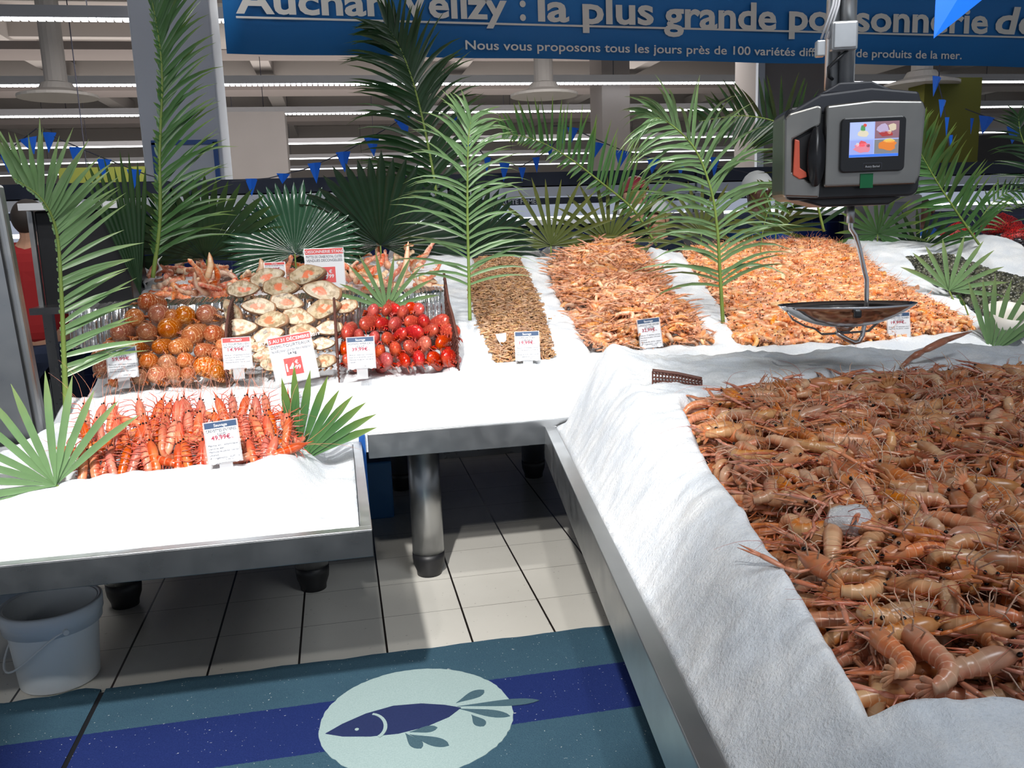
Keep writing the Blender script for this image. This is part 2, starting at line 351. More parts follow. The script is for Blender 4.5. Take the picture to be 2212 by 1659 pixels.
# hung LED light lines
M_LED = mat('led_strip', (1, 1, 1), .5, emit=((.92, .96, 1), 6.0)); M_HOUS = mat('light_housing', (.38, .38, .40), .5)
for i, (Y, x0, x1) in enumerate(((8.7, -9, 20), (12.3, -12, 22), (15.3, -14, 26), (20.4, -18, 30), (24.6, -20, 30), (28.8, -24, 30))):
    z = CAM_H+1.9; t = empty('led_light_line', ((x0+x1)/2, Y, z))
    tag(t, 'continuous hung LED light line, %s from the counter' % ordn(i), 'ceiling light', 'LED light lines over the hall')
    MB().box((0, 0, .05), (x1-x0, .11, .1)).build('housing', M_HOUS, t)
    g = MB(); n = int((x1-x0)/.07) if Y < 16 else 1
    if n > 1:
        st = (x1-x0)/n
        for k in range(n): g.box((x0-(x0+x1)/2+st*(k+.5), -.02, -.012), (st*.72, .055, .024))
    else: g.box((0, -.02, -.012), (x1-x0, .055, .03))
    g.build('led_strip', M_LED, t)
    h = MB()
    for x in np.arange(x0+1, x1, 3.0): h.tube([(x-(x0+x1)/2, 0, .1), (x-(x0+x1)/2, 0, 5.2-z)], .006, 5)
    h.build('hanging_wire', M_CORD, t)
# columns
M_COL = mat('painted_concrete', (.62, .65, .72), .8, nz=(2, .08)); M_COLB = mat('brown_concrete', (.28, .25, .24), .85, nz=(2, .1))
a = Yp(318, 420, 7.6); b_ = Yp(488, 400, 7.6)
struct(MB().box(((a[0]+b_[0])/2, 7.9, 2.6), (b_[0]-a[0], .6, 5.2)).build('column', M_COL, bev=.02))
sg = empty('column_sign', ((a[0]+b_[0])/2+.02, 7.59, 0)); tag(sg, 'blue framed pale panel on the grey column', 'sign')
pz0, pz1 = Yp(400, 425, 7.6)[2], Yp(400, 308, 7.6)[2]; wv = Yp(462, 350, 7.6)[0]-Yp(330, 350, 7.6)[0]
MB().box((0, 0, (pz0+pz1)/2), (wv, .01, pz1-pz0)).build('panel', M_COL, sg)
g = MB()
for sx in (-1, 1): g.box((sx*wv/2, -.01, (pz0+pz1)/2), (.035, .02, pz1-pz0))
g.box((0, -.01, pz1), (wv+.035, .02, .035)); g.build('frame', M_BLUE, sg)
for i, (u0, u1, Y) in enumerate(((1643, 1790, 8.2), (1303, 1362, 12.5))):
    a = Yp(u0, 380, Y); b_ = Yp(u1, 380, Y); struct(MB().box(((a[0]+b_[0])/2, Y+.3, 2.6), (b_[0]-a[0], .6, 5.2)).build('column', M_COLB))
    if i == 0: struct(MB().box((a[0]-.03, Y-.02, 2.6), (.07, .05, 5.2)).build('trim_4', M_COL))
a = Yp(540, 380, 11); struct(MB().box((a[0], 11.3, 1.4), (.9, .5, 2.9)).build('column', M_COLB))
# second black run of shelving / store sign shapes far right
a = Yp(2100, 330, 12)
o = MB().box((0, 0, 0), (4.6, .5, .62)).build('shop_fascia', mat('dark_fascia', (.02, .018, .02), .6)); o.location = (a[0]+1.2, 12, a[2]); o.rotation_euler = (0, -.05, -.25)
tag(o, 'long black shop fascia board at the far right behind the palm fronds', 'sign board')
o = MB().box((0, 0, 0), (.75, .3, 1.35)).build('promotion_board', mat('olive_board', (.12, .12, .005), .7)); p = Yp(2035, 300, 9.5); o.location = p; MB().tube([(-.2, 0, .6), (-.2, 0, 5.2-p[2])], .006, 5).build('hanging_wire', M_CORD, o)
tag(o, 'olive green hanging board behind the scale, right of it', 'sign board')
o = MB().box((0, 0, 0), (.9, .2, .28)).build('promotion_board', mat('olive_board_2', (.20, .22, .03), .7)); p = Yp(235, 392, 10); o.location = p; MB().tube([(-.2, 0, .1), (-.2, 0, 5.2-p[2])], .006, 5).build('hanging_wire', M_CORD, o)
tag(o, 'small olive green sign board low behind the left bunting', 'sign board')
# ------------------------------------------------------------------ chilled wall cabinets behind
M_TILE, nt, b = newmat('blue_wall_tiles'); tc = N(nt, 'ShaderNodeTexCoord').outputs['Object']; bk = N(nt, 'ShaderNodeTexBrick'); bk.offset = 0
mp = N(nt, 'ShaderNodeMapping'); mp.inputs['Rotation'].default_value = (math.pi/2, 0, 0); L(nt, tc, mp.inputs[0]); L(nt, mp.outputs[0], bk.inputs[0])
bk.inputs['Color1'].default_value = (.004, .010, .06, 1); bk.inputs['Color2'].default_value = (.005, .013, .075, 1); bk.inputs['Mortar'].default_value = (.03, .05, .14, 1)
bk.inputs['Scale'].default_value = 1; bk.inputs['Mortar Size'].default_value = .0022; bk.inputs['Brick Width'].default_value = .115; bk.inputs['Row Height'].default_value = .115
L(nt, bk.outputs[0], b.inputs['Base Color']); b.inputs['Roughness'].default_value = .2
YB = 6.6; zt = lambda v: Yp(900, v, YB)[2]
M_CAB = mat('cabinet_white', (.68, .70, .73), .4); M_CABI = mat('cabinet_interior', (.62, .64, .70), .5, emit=((.75, .82, 1), .25)); M_CABD = mat('cabinet_dark', (.012, .018, .04), .5)
M_TUBE = mat('cabinet_lamp', (1, 1, 1), .5, emit=((.85, .9, 1), 3.0))
cabw = 1.95; names = [('SAUMON FUMÉ', 'SAUMON FUMÉ'), ('SAUMON FUMÉ', 'TRUITE FUMÉE'), ('TRUITE FUMÉE', 'TRUITE FUMÉE'), ('AIDE CULINAIRE', 'AIDE CULINAIRE'), ('SURIMI', 'AIDE CULINAIRE'), ('SURIMI', 'TARAMA'), ('ANCHOIS', 'ANCHOIS'), ('ANCHOIS', 'ANCHOIS')]
zl0, zl1 = zt(452), zt(434)
for i in range(7):
    x = -3.05+cabw*i; t = empty('chilled_cabinet', (x+cabw/2, YB, 0)); w2 = cabw-.02
    tag(t, 'white wall chiller cabinet with a dark label strip, %s from the left behind the counter' % ordn(i), 'chiller cabinet', 'wall chillers behind the fish counter')
    g = MB(); g.box((0, .75, zl1/2), (w2, .06, zl1)); g.box((-w2/2+.02, .4, zl1/2), (.04, .8, zl1)); g.box((w2/2-.02, .4, zl1/2), (.04, .8, zl1)); g.box((0, .36, zl1+.04), (w2, .8, .07)); g.box((0, .3, .2), (w2, .9, .4))
    g.build('body', M_CAB, t)
    MB().box((0, .70, (zl1+.5)/2), (w2-.1, .03, zl1-.5)).build('interior', M_CABI, t)
    MB().box((0, .36, zl1+.135), (w2, .78, .10)).build('canopy', M_CABD, t)
    st_ = MB().box((0, -.015, (zl0+zl1)/2), (w2-.08, .02, (zl1-zl0)*.8)).build('label_strip', M_CABD, t)
    for k in (0, 1):
        text_mesh(names[i][k], .05, M_W, t, T((-.45+.9*k, -.032, (zl0+zl1)/2-.016)) @ rotx(math.pi/2), align='CENTER', bold=.01)
    MB().box((0, .06, zl0-.10), (w2-.1, .04, .03)).build('lamp_tube', M_TUBE, t)
    g = MB()
    for k in range(3): g.box((0, .42, zl0-.25-.28*k), (w2-.1, .45, .02))
    g.build('shelf', M_CAB, t)
# blue tiled screen wall in front of the cabinets
zt0 = Yp(1150, 487, 6.2)[2]
struct(MB().box((3.4, 6.2, zt0/2), (10.6, .1, zt0)).build('wall_far', M_TILE))
struct(MB().box((3.4, 6.16, zt0+.02), (10.6, .2, .035)).build('trim_5', M_CAB))
# left blue tiled pillar wall with steel edge
a = Yp(62, 520, 5.2); b_ = Yp(92, 520, 5.2)
struct(MB().box((b_[0]+.10, 5.28, .75), (.34, .06, 1.5)).build('wall_left', M_TILE)); zz = 1.52
struct(MB().box((b_[0]-.07, 5.24, .77), (.03, .08, 1.56)).build('trim_6', M_ST))
# steel post at far left
o = MB().box((-1.53, 3.18, .84), (1.10, .05, 1.68)).build('steel_cabinet', M_ST, bev=.01); o.rotation_euler = (0, -.045, 0); tag(o, 'tall brushed steel cabinet side at the left edge of the stall', 'cabinet')
MB().box((-1.006, 3.150, .84), (.004, .012, 1.6)).build('seam', M_BLK, o)
# dark monitor-like oven, worktop and scale at the left behind the stall
p = Yp(180, 560, 4.3); o = MB().box((0, .2, 0), (.38, .36, .44)).build('oven', M_BLKP, bev=.01); o.location = p
tag(o, 'black glass fronted oven behind the left palm frond', 'oven'); MB().box((0, .01, .235), (.4, .3, .03)).build('top_rim', M_W, o); MB().box((-.2, .01, 0), (.02, .03, .46)).build('frame', M_ST, o)
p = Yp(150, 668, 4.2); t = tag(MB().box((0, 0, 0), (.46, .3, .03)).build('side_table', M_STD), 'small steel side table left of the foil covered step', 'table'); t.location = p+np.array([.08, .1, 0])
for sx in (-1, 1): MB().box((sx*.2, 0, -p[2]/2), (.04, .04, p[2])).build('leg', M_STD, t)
p = Yp(73, 535, 5.2); o = MB().lathe([(.0, .03), (.022, .02), (.03, 0), (.03, -.012), (0, -.012)], 20).build('call_bell', M_CHR); o.location = p-np.array([0, .08, 0]); tag(o, 'small chrome bell shaped fitting on the blue tiled pillar', 'bell')
MB().tube([(0, 0, -.012), (.01, 0, -.1), (.06, 0, -.3), (.1, 0, -.42)], .004, 6).build('cable', M_W, o)
# ------------------------------------------------------------------ people (mostly hidden behind the leaves)
M_SKIN = mat('skin_light', (.55, .30, .20), .5); M_SKIND = mat('skin_dark', (.10, .045, .03), .5); M_HAIR = mat('short_dark_hair', (.03, .022, .018), .7)
M_NET = mat('white_hair_net', (.55, .58, .60), .6, nz=(90, .3)); M_REDC = mat('red_cloth', (.35, .012, .015), .8); M_NAVC = mat('navy_cloth', (.012, .022, .055), .8); M_BLUC = mat('blue_cloth', (.01, .08, .36), .8); M_REDH = mat('red_helmet', (.32, .04, .06), .35)
def skin(name, verts, edges, rad, m, parent=None):
    me = bpy.data.meshes.new(name); me.from_pydata(verts, edges, []); me.materials.append(m); o = ob(name, me, parent)
    o.modifiers.new('skin', 'SKIN'); ly = me.skin_vertices[0] if me.skin_vertices else None
    if ly is None: ly = me.attributes and me.skin_vertices
    for i, r in enumerate(rad): me.skin_vertices[0].data[i].radius = r if isinstance(r, tuple) else (r, r)
    me.skin_vertices[0].data[0].use_root = True
    md = o.modifiers.new('sub', 'SUBSURF'); md.levels = 2; md.render_levels = 2; return o
def sphere(name, c, r, m, parent, seg=18, cut=-1.01):
    g = MB(); prof = []
    for k in range(11):
        a = math.pi*k/10; z = math.cos(a)
        if z < cut: break
        prof.append((max(1e-4, math.sin(a)), z))
    g.lathe(prof, seg); o = g.build(name, m, parent, smooth=True); o.location = c; o.scale = r; return o
def person(loc, face, H, skinm, label, shirt, trous, top, topm, arm=((.0, .1), (.05, .2)), lean=0):
    t = empty('person', loc, face); tag(t, label, 'person'); k = H/1.75; ls = lambda L_: [(a*k, b*k, c*k) for a, b, c in L_]
    V = ls([(0, 0, .95), (0, 0, 1.12), (0, .0, 1.30), (0, .0, 1.43), (0, -.01, 1.52), (0, -.03, 1.60), (0, -.02, 1.70), (-.18, 0, 1.42), (-.24, -.03, 1.16), (-.22, -.2, .98), (-.21, -.30, .96), (.18, 0, 1.42), (.24, -.03, 1.16), (.22, -.2, .98), (.21, -.30, .96), (-.1, 0, .9), (-.11, -.01, .5), (-.11, .02, .08), (-.11, -.12, .03), (.1, 0, .9), (.11, -.01, .5), (.11, .02, .08), (.11, -.12, .03)])
    E = [(0, 1), (1, 2), (2, 3), (3, 4), (4, 5), (5, 6), (3, 7), (7, 8), (8, 9), (9, 10), (3, 11), (11, 12), (12, 13), (13, 14), (0, 15), (15, 16), (16, 17), (17, 18), (0, 19), (19, 20), (20, 21), (21, 22)]
    rr = [(.15, .11), (.14, .11), (.17, .12), (.12, .09), .055, (.078, .095), (.075, .09), .05, .042, .032, .035, .05, .042, .032, .035, .085, .055, .04, .035, .085, .055, .04, .035]
    rr = [(r[0]*k, r[1]*k) if isinstance(r, tuple) else r*k for r in rr]
    skin('body', V, E, rr, skinm, t)
    sv = ls([(0, 0, .93), (0, 0, 1.12), (0, 0, 1.30), (0, 0, 1.45), (-.18, 0, 1.43), (-.24, -.03, 1.17), (-.23, -.14, 1.05), (.18, 0, 1.43), (.24, -.03, 1.17), (.23, -.14, 1.05)])
    o = skin('shirt', sv, [(0, 1), (1, 2), (2, 3), (3, 4), (4, 5), (5, 6), (3, 7), (7, 8), (8, 9)], [(r*k, q*k) for r, q in ((.18, .14), (.165, .135), (.19, .14), (.09, .08), (.08, .08), (.06, .06), (.05, .05), (.08, .08), (.06, .06), (.05, .05))], shirt, t)
    sv = ls([(0, 0, .97), (-.1, 0, .88), (-.11, -.01, .5), (-.11, .02, .12), (.1, 0, .88), (.11, -.01, .5), (.11, .02, .12)])
    skin('trousers', sv, [(0, 1), (1, 2), (2, 3), (0, 4), (4, 5), (5, 6)], [r*k for r in (.15, .1, .075, .06, .1, .075, .06)], trous, t)
    hc = Vector((0, -.025*k, 1.645*k))
    for sx in (-1, 1):
        sphere('eye', hc+Vector((sx*.032*k, -.088*k, .005*k)), (.011*k, .008*k, .008*k), M_W, t, 10); sphere('ear', hc+Vector((sx*.082*k, .012*k, 0)), (.012*k, .022*k, .032*k), skinm, t, 10)
    sphere('nose', hc+Vector((0, -.10*k, -.02*k)), (.013*k, .018*k, .024*k), skinm, t, 10); sphere('mouth', hc+Vector((0, -.088*k, -.062*k)), (.024*k, .01*k, .007*k), M_REDC, t, 10)
    if top == 'hair': sphere('hair', hc+Vector((0, .018*k, -.005*k)), (.087*k, .10*k, .098*k), topm, t, 20, -.35).rotation_euler = (-.75, 0, 0)
    elif top: sphere(top, hc+Vector((0, .012*k, .022*k)), (.097*k, .112*k, .115*k), topm, t, 20, -.1).rotation_euler = (-.25, 0, 0)
    return t
p = Yp(50, 437, 4.9); person((p[0], 4.95, 0), math.pi*.92, p[2]+.03, M_SKIN, 'balding person in a red shirt seen from behind, beside the blue tiled pillar', M_REDC, M_NAVC, 'hair', M_HAIR)
p = Yp(1425, 447, 5.4); person((p[0], 5.42, 0), -.9, p[2]+.02, M_SKIN, 'person in a white hair net and dark jacket behind the counter, looking right', M_NAVC, M_NAVC, 'hair_net', M_NET)
p = Yp(1382, 402, 5.85); person((p[0]-.04, 5.86, 0), .3, p[2]+.04, M_SKIN, 'person in a pinkish red helmet behind the one with the hair net', M_NAVC, M_NAVC, 'helmet', M_REDH)
p = Yp(1665, 384, 5.3); person((p[0]+.02, 5.55, 0), .5, p[2]+.03, M_SKIND, 'person in navy workwear and a pale hair net left of the hanging scale', M_NAVC, M_NAVC, 'hair_net', M_NET)
p = Yp(2048, 408, 5.4); person((p[0], 5.7, 0), .35, 1.55, M_SKIND, 'person in a bright blue apron bending over the stall, right of the scale', M_BLUC, M_NAVC, 'hair', M_HAIR)
# equipment behind the counter
p = Yp(1640, 520, 5.35); o = MB().lathe([(0, -.3), (.17, -.3), (.21, .05), (.22, .05), (.2, .06), (.16, -.27), (0, -.27)], 24).build('blue_tub', M_BLUE); o.location = p+np.array([0, 0, .02]); tag(o, 'blue plastic tub behind the pink shrimp heap', 'tub')
p = Yp(1385, 452, 5.5); o = MB().tube([(-.16, 0, 0), (.16, 0, 0)], .035, 16).build('paper_roll', M_W); o.location = p; tag(o, 'white paper roll on its holder in front of the red helmet', 'paper roll')
for i, (u, v, wd, hh) in enumerate(((1905, 470, .42, .30), (1500, 500, .30, .26))):
    p = Yp(u, v, 5.7); o = MB().box((0, 0, 0), (wd, .3, hh)).build('work_machine', mat('machine_grey', (.12, .12, .13), .5), bev=.01); o.location = p
    tag(o, ('dark grey machine behind the counter below the hanging scale', 'dark grey machine behind the counter beside the hair net person')[i], 'machine'); MB().box((0, -.155, hh*.2), (wd*.4, .01, hh*.3)).build('panel', M_GRY, o)
# ------------------------------------------------------------------ banner
YL = 5.2; q0 = Yp(490, 116, YL); q1 = Zp(2212, 145, q0[2]); bx = (q1-q0); bx /= np.linalg.norm(bx); bn = np.array([bx[1], -bx[0], 0])
def onban(u, v): d = ray(u, v); t = np.dot(q0-C, bn)/np.dot(d, bn); p = C+d*t-q0; return float(np.dot(p, bx)), float(p[2])
ban = empty('banner', tuple(q0)); ban.matrix_world = basis(bx, (-bn[0], -bn[1], 0), (0, 0, 1), q0)
tag(ban, 'long blue banner with pale lettering hanging across the top', 'banner')
M_BAN = mat('banner_cloth', (.008, .15, .44), .6, nz=(1.5, .12)); M_LET = mat('banner_lettering', (.66, .64, .60), .7)
W_ = onban(2212, 145)[0]+1.6; P = []
for i in range(3):
    P.append([(W_*j/60, .02*math.sin(j*.7)*(.3+i*.2), .9*(2-i)/2) for j in range(61)])
o = MB().grid(P).build('cloth', M_BAN, ban, smooth=True); sm = o.modifiers.new('s', 'SOLIDIFY'); sm.thickness = .003
RX = rotx(math.pi/2)
def bantext(s_, u0, v0, u1, v1, xh, bold, shear=0):
    a = onban(u0, v0); b = onban(u1, v1); sz = (onban(u0, v0-xh)[1]-a[1])/.55
    wd = math.hypot(b[0]-a[0], b[1]-a[1]); o = text_mesh(s_, sz, M_LET, ban, T((a[0], -.022, a[1])) @ roty(-math.atan2(b[1]-a[1], b[0]-a[0])) @ RX, width=wd, bold=bold, shear=shear)
for wd in (('Auchan', 510, 29, 838, 36, 47), ('Vélizy', 862, 37, 1094, 43, 47), (':', 1121, 44, 1134, 44.5, 47), ('la', 1160, 46, 1227, 48, 47), ('plus', 1256, 51, 1409, 54, 47), ('grande', 1431, 60, 1673, 66, 46), ('poissonnerie', 1700, 65, 2128, 73, 45), ('de la région', 2144, 73, 2580, 84, 45)):
    bantext(*wd, .026, .15 if wd[0] == 'de la région' else 0)
bantext('Nous vous proposons tous les jours près de 100 variétés différentes de produits de la mer.', 1004, 108, 2072, 129, 15.5, .012)
g = MB(); a = onban(510, 39); b_ = onban(2212, 82); b_ = (a[0]+(b_[0]-a[0])*1.3, a[1]+(b_[1]-a[1])*1.3); h = .013
g.tube([(a[0]+(b_[0]-a[0])*k/20, -.021, a[1]+(b_[1]-a[1])*k/20) for k in range(21)], [(.002, h/2)]*21, 6).build('underline', M_LET, ban)
# ------------------------------------------------------------------ bunting
def bunting(pts, flags, Y, label, size=1.0):
    t = empty('bunting', tuple(Yp(*pts[0], Y))); o0 = Yp(*pts[0], Y); tag(t, label, 'bunting', 'blue pennant bunting'); L3 = [Yp(u, v, Y)-o0 for u, v in pts]
    MB().tube([tuple(p) for p in L3], .004, 5).build('string', M_CORD, t)
    for u, v, w_, h_, sk in flags:
        if size == 1.0 and w_ < 60: w_ *= 1.15; h_ *= 1.12
        a = Yp(u-w_/2, v+sk*.3, Y)-o0; b = Yp(u+w_/2, v-sk*.3, Y)-o0; c = Yp(u+sk, v+h_, Y)-o0; m_ = (a+b)/2+np.array([0, -.02, 0]); d = np.array([0, .002, 0])
        g = MB(); g.v = [tuple(x) for x in (a, m_, b, c, a+d, m_+d, b+d, c+d)]
        g.face((0, 3, 1)); g.face((1, 3, 2)); g.face((4, 5, 7)); g.face((5, 6, 7)); g.face((0, 4, 7, 3)); g.face((2, 3, 7, 6)); g.face((0, 1, 5, 4)); g.face((1, 2, 6, 5)); g.build('pennant', M_FLAG, t)
bunting([(-20, 350), (30, 315), (78, 278), (150, 310), (220, 340), (310, 375), (360, 390)], [(13, 332, 24, 38, 6), (60, 298, 34, 32, 14), (107, 286, 26, 40, -2), (166, 318, 30, 38, -4), (225, 344, 28, 38, -3), (290, 366, 28, 40, -1)], 6.3, 'string of six blue pennants at the left, in front of the grey column')
bunting([(500, 392), (580, 385), (660, 365), (740, 330), (800, 298), (860, 262), (905, 222)], [(543, 386, 24, 34, 1), (612, 375, 26, 20, -2), (679, 352, 26, 40, 5), (741, 328, 28, 40, 4), (803, 296, 30, 38, 5), (868, 254, 30, 38, 12)], 6.3, 'string of blue pennants rising to the right behind the tall dark frond')
bunting([(960, 245), (1015, 300), (1050, 340), (1090, 350), (1125, 360), (1160, 340), (1190, 320), (1225, 272)], [(977, 250, 18, 26, 10), (1012, 298, 18, 34, -2), (1053, 340, 14, 30, -2), (1090, 352, 20, 36, -2), (1128, 362, 14, 26, 0), (1158, 340, 14, 30, 2), (1187, 312, 14, 30, 2)], 6.4, 'string of small blue pennants behind the middle pale frond')
bunting([(1195, 272), (1225, 272), (1290, 302), (1345, 325), (1412, 342), (1475, 350), (1560, 360), (1640, 380)], [(1212, 280, 16, 28, 4), (1238, 276, 22, 30, -4), (1290, 308, 26, 32, -8), (1344, 326, 28, 34, -6), (1412, 342, 26, 30, -4), (1472, 345, 20, 34, -3), (1545, 340, 18, 40, -3)], 6.0, 'string of blue pennants running right behind the arched frond')
bunting([(2030, 140), (2027, 180), (2036, 215), (2044, 260), (2052, 330)], [(2024, 166, 16, 38, -8), (2036, 216, 14, 34, -4), (2046, 254, 8, 38, -2), (2054, 292, 8, 30, 0)], 5.0, 'nearly vertical string of blue pennants right of the hanging scale')
bunting([(2085, 235), (2130, 252), (2190, 275), (2230, 290)], [(2100, 256, 6, 30, -3), (2132, 252, 30, 34, -10), (2192, 275, 30, 32, -6)], 6.0, 'string of blue pennants at the right edge above the black fascia')
bunting([(2010, -30), (2075, -20), (2140, -10)], [(2075, -22, 104, 105, -58)], 3.4, 'large nearby blue pennant in front of the banner', 1)
# ------------------------------------------------------------------ tables and trays
def leg(p, h, parent, r=.0665):
    o = MB().lathe([(0, .10), (r, .10), (r, h), (0, h)], 28).build('leg', M_ST, parent, smooth=True); o.location = p
    f = MB().lathe([(0, 0), (r*.78, 0), (r*.80, .018), (r*.98, .05), (r*1.02, .075), (r*1.02, .10), (0, .10)], 28).build('foot', M_BLK, o, smooth=True); return o
def tray(name, label, x0, x1, y0, y1, z0, z1, rim=.035, m=None, legs=(), M=None, cat='display table'):
    t = empty(name, (0, 0, 0)); tag(t, label, cat)
    if M: t.matrix_world = M
    m = m or M_ST; g = MB()
    for c_, d_ in ((((x0+x1)/2, y0+.006, (z0+z1)/2), (x1-x0, .012, z1-z0)), (((x0+x1)/2, y1-.006, (z0+z1)/2), (x1-x0, .012, z1-z0)), ((x0+.006, (y0+y1)/2, (z0+z1)/2), (.012, y1-y0-.024, z1-z0)), ((x1-.006, (y0+y1)/2, (z0+z1)/2), (.012, y1-y0-.024, z1-z0))): g.box(c_, d_)
    g.build('apron', m, t, bev=.002)
    g = MB()
    for c_, d_ in ((((x0+x1)/2, y0+rim/2, z1), (x1-x0, rim, .006)), (((x0+x1)/2, y1-rim/2, z1), (x1-x0, rim, .006)), ((x0+rim/2, (y0+y1)/2, z1), (rim, y1-y0-2*rim, .006)), ((x1-rim/2, (y0+y1)/2, z1), (rim, y1-y0-2*rim, .006))): g.box(c_, d_)
    g.build('rim', M_ST, t, bev=.002)
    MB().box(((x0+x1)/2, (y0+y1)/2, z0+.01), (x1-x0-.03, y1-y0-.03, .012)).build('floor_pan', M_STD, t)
    for lx, ly in legs: leg((lx, ly, 0), z0, t)
    return t
mt = tray('display_table', 'wide stainless steel ice display table on round legs, at the back', .065, 4.3, 3.082, 5.2, .636, .727, legs=((.327*.909, 3.51), (.274, 4.77), (1.04, 4.78), (2.2, 3.6), (3.6, 3.6), (3.6, 4.8)))
mt2 = tray('display_table', 'stainless steel display table under the lobsters and crab halves, left of the wide one', -1.02, .045, 3.09, 5.2, .64, .705, legs=((-.925, 3.53), (-.185, 3.49)))
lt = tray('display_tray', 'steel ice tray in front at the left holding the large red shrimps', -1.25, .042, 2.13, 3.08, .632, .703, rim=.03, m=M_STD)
a = Zp(1175, 918, .70); b_ = Zp(1440, 1508, .70); dirv = (b_-a)/np.linalg.norm(b_-a); ang = math.atan2(dirv[1], dirv[0])+math.pi/2
MR = T((a[0], a[1], 0)) @ rotz(ang)                        # local -Y runs along the tray towards the camera
rt = tray('display_tray', 'long steel ice tray in the foreground at the right, heaped with langoustines', 0, 2.2, -2.75, 0, .57, .70, rim=.04, M=MR, legs=((.5, -.6), (1.8, -.6), (.5, -2.3)))
o = MB().box((-.01, -.02, .60), (.022, .03, .26)).build('corner_strip', M_BLUE); o.location = (.055, 3.1, 0); tag(o, 'narrow blue plastic strip between the two display tables', 'strip')
o = MB().box((0, 0, .15), (.32, .25, .30)).build('crate', mat('blue_crate', (.01, .10, .28), .5), bev=.01); o.location = (.04, 4.4, 0); tag(o, 'blue plastic crate on the floor under the display table', 'crate')
o = MB().box((1.2, 5.35, .02), (5, .05, .04)).build('floor_rail', M_STD); tag(o, 'dark metal rail on the floor behind the table legs', 'rail')
# ------------------------------------------------------------------ product areas
P_GREY = pxpoly([(1017, 562), (1075, 556), (1128, 562), (1160, 640), (1180, 700), (1197, 772), (1068, 783), (1038, 712), (1012, 620)], BED)
P_LANG = pxpoly([(1172, 572), (1230, 545), (1300, 530), (1390, 538), (1432, 580), (1450, 630), (1500, 660), (1520, 700), (1560, 742), (1272, 763), (1235, 690), (1200, 640)], BED)
P_PINK = pxpoly([(1462, 535), (1600, 524), (1700, 518), (1800, 518), (1860, 545), (1905, 590), (2000, 640), (2075, 680), (2120, 712), (1900, 735), (1640, 747), (1585, 735), (1560, 670), (1510, 600)], BED)
P_COCK = pxpoly([(1945, 560), (2020, 552), (2090, 562), (2150, 590), (2240, 612), (2330, 660), (2330, 740), (2230, 745), (2160, 705), (2060, 640), (1990, 600)], BED)
P_MUSS = pxpoly([(2120, 520), (2190, 505), (2330, 520), (2330, 600), (2240, 585), (2160, 555)], BED)
P_STK = [(-.93, 3.27), (-.15, 3.24), (.40, 3.26), (.40, 3.62), (.2, 4.0), (-.9, 4.0)]
P_KING = [(-.80, 4.0), (.33, 3.98), (.30, 4.75), (-.75, 4.75)]
def zmain(X, Y):
    z = .915+.222*(np.minimum(Y, 4.8)-3.3)
    fr = np.clip((3.30-Y)/.22, 0, 1); z = z-.16*fr**2.6
    z = z-.10*smooth((Y-4.8)/.15)
    for Pq, d in ((P_GREY, .05), (P_LANG, .07), (P_PINK, .06), (P_COCK, .05), (P_MUSS, .05), (P_KING, .03)): z = z-d*smooth((.005-poly_sd(Pq, X, Y))/.05)
    z = z-.035*smooth((.0-poly_sd(P_STK, X, Y))/.03)
    for cx, cy_, r, h_ in ((1.74, 4.72, .12, .055), (1.05, 4.7, .14, .03), (.55, 4.75, .2, .05), (2.95, 4.75, .25, .03), (3.7, 4.4, .25, .12), (3.2, 4.7, .25, .03)): z = z+h_*np.exp(-((X-cx)**2+(Y-cy_)**2)/(2*r*r)*1.0)
    z = z+np.where(fr < .97, .014*np_noise(X, Y, 5, 3)+.006*np_noise(X, Y, 22, 8, 2), 0)
    xl = -.90-.06*smooth((Y-3.3)/1.4); z = z-.22*smooth((xl-X)/.09); return z
MICE = heightfield('ice_bed', M_ICE, -1.0, 4.25, 3.088, 5.15, .015, zmain, .66); tag(MICE, 'bright bank of crushed ice on the wide display table at the back', 'ice', kind='stuff')
P_SHR = [(-.86, 2.45), (-.2, 2.47), (-.17, 2.9), (-.9, 2.93)]
def zleft(X, Y):
    ys = [2.165, 2.22, 2.32, 2.42, 2.50, 2.85, 2.98, 3.075]; za = [.702, .728, .775, .812, .83, .875, .905, .925]; zr = [.702, .715, .732, .738, .735, .73, .72, .72]
    A = np.interp(Y, ys, za); B = np.interp(Y, ys, zr); f = smooth((X+.19)/.13); z = A*(1-f)+B*f
    z = z-.05*smooth((.0-poly_sd(P_SHR, X, Y))/.035); z = z+.013*np_noise(X, Y, 7, 12)+.006*np_noise(X, Y, 26, 5, 2)
    z = z-.08*smooth((Y-2.93+.3*np.maximum(0, -.02-X))/.05)*smooth((X+.10)/.04)
    z = z-.14*smooth((-.93-X+.06*np.sin(Y*9))/.12); return np.maximum(z, .645)
LICE = heightfield('ice_bed', M_ICE, -1.2, .010, 2.162, 3.085, .011, zleft, .645); tag(LICE, 'crushed ice filling the front left tray around the red shrimps', 'ice', kind='stuff')
MRi = MR.inverted()
def loc_r(p): q = MRi @ Vector((p[0], p[1], 0)); return q.x, q.y
_pp = [(1468, 868), (1500, 945), (1560, 1050), (1640, 1150), (1700, 1240), (1790, 1390), (1880, 1532), (2050, 1528), (2300, 1512), (2700, 1450), (2700, 840), (2212, 800), (1990, 800), (1850, 812), (1700, 822), (1560, 838)]
P_FG = [loc_r(Sl(u, v, *PIL)) for u, v in _pp]
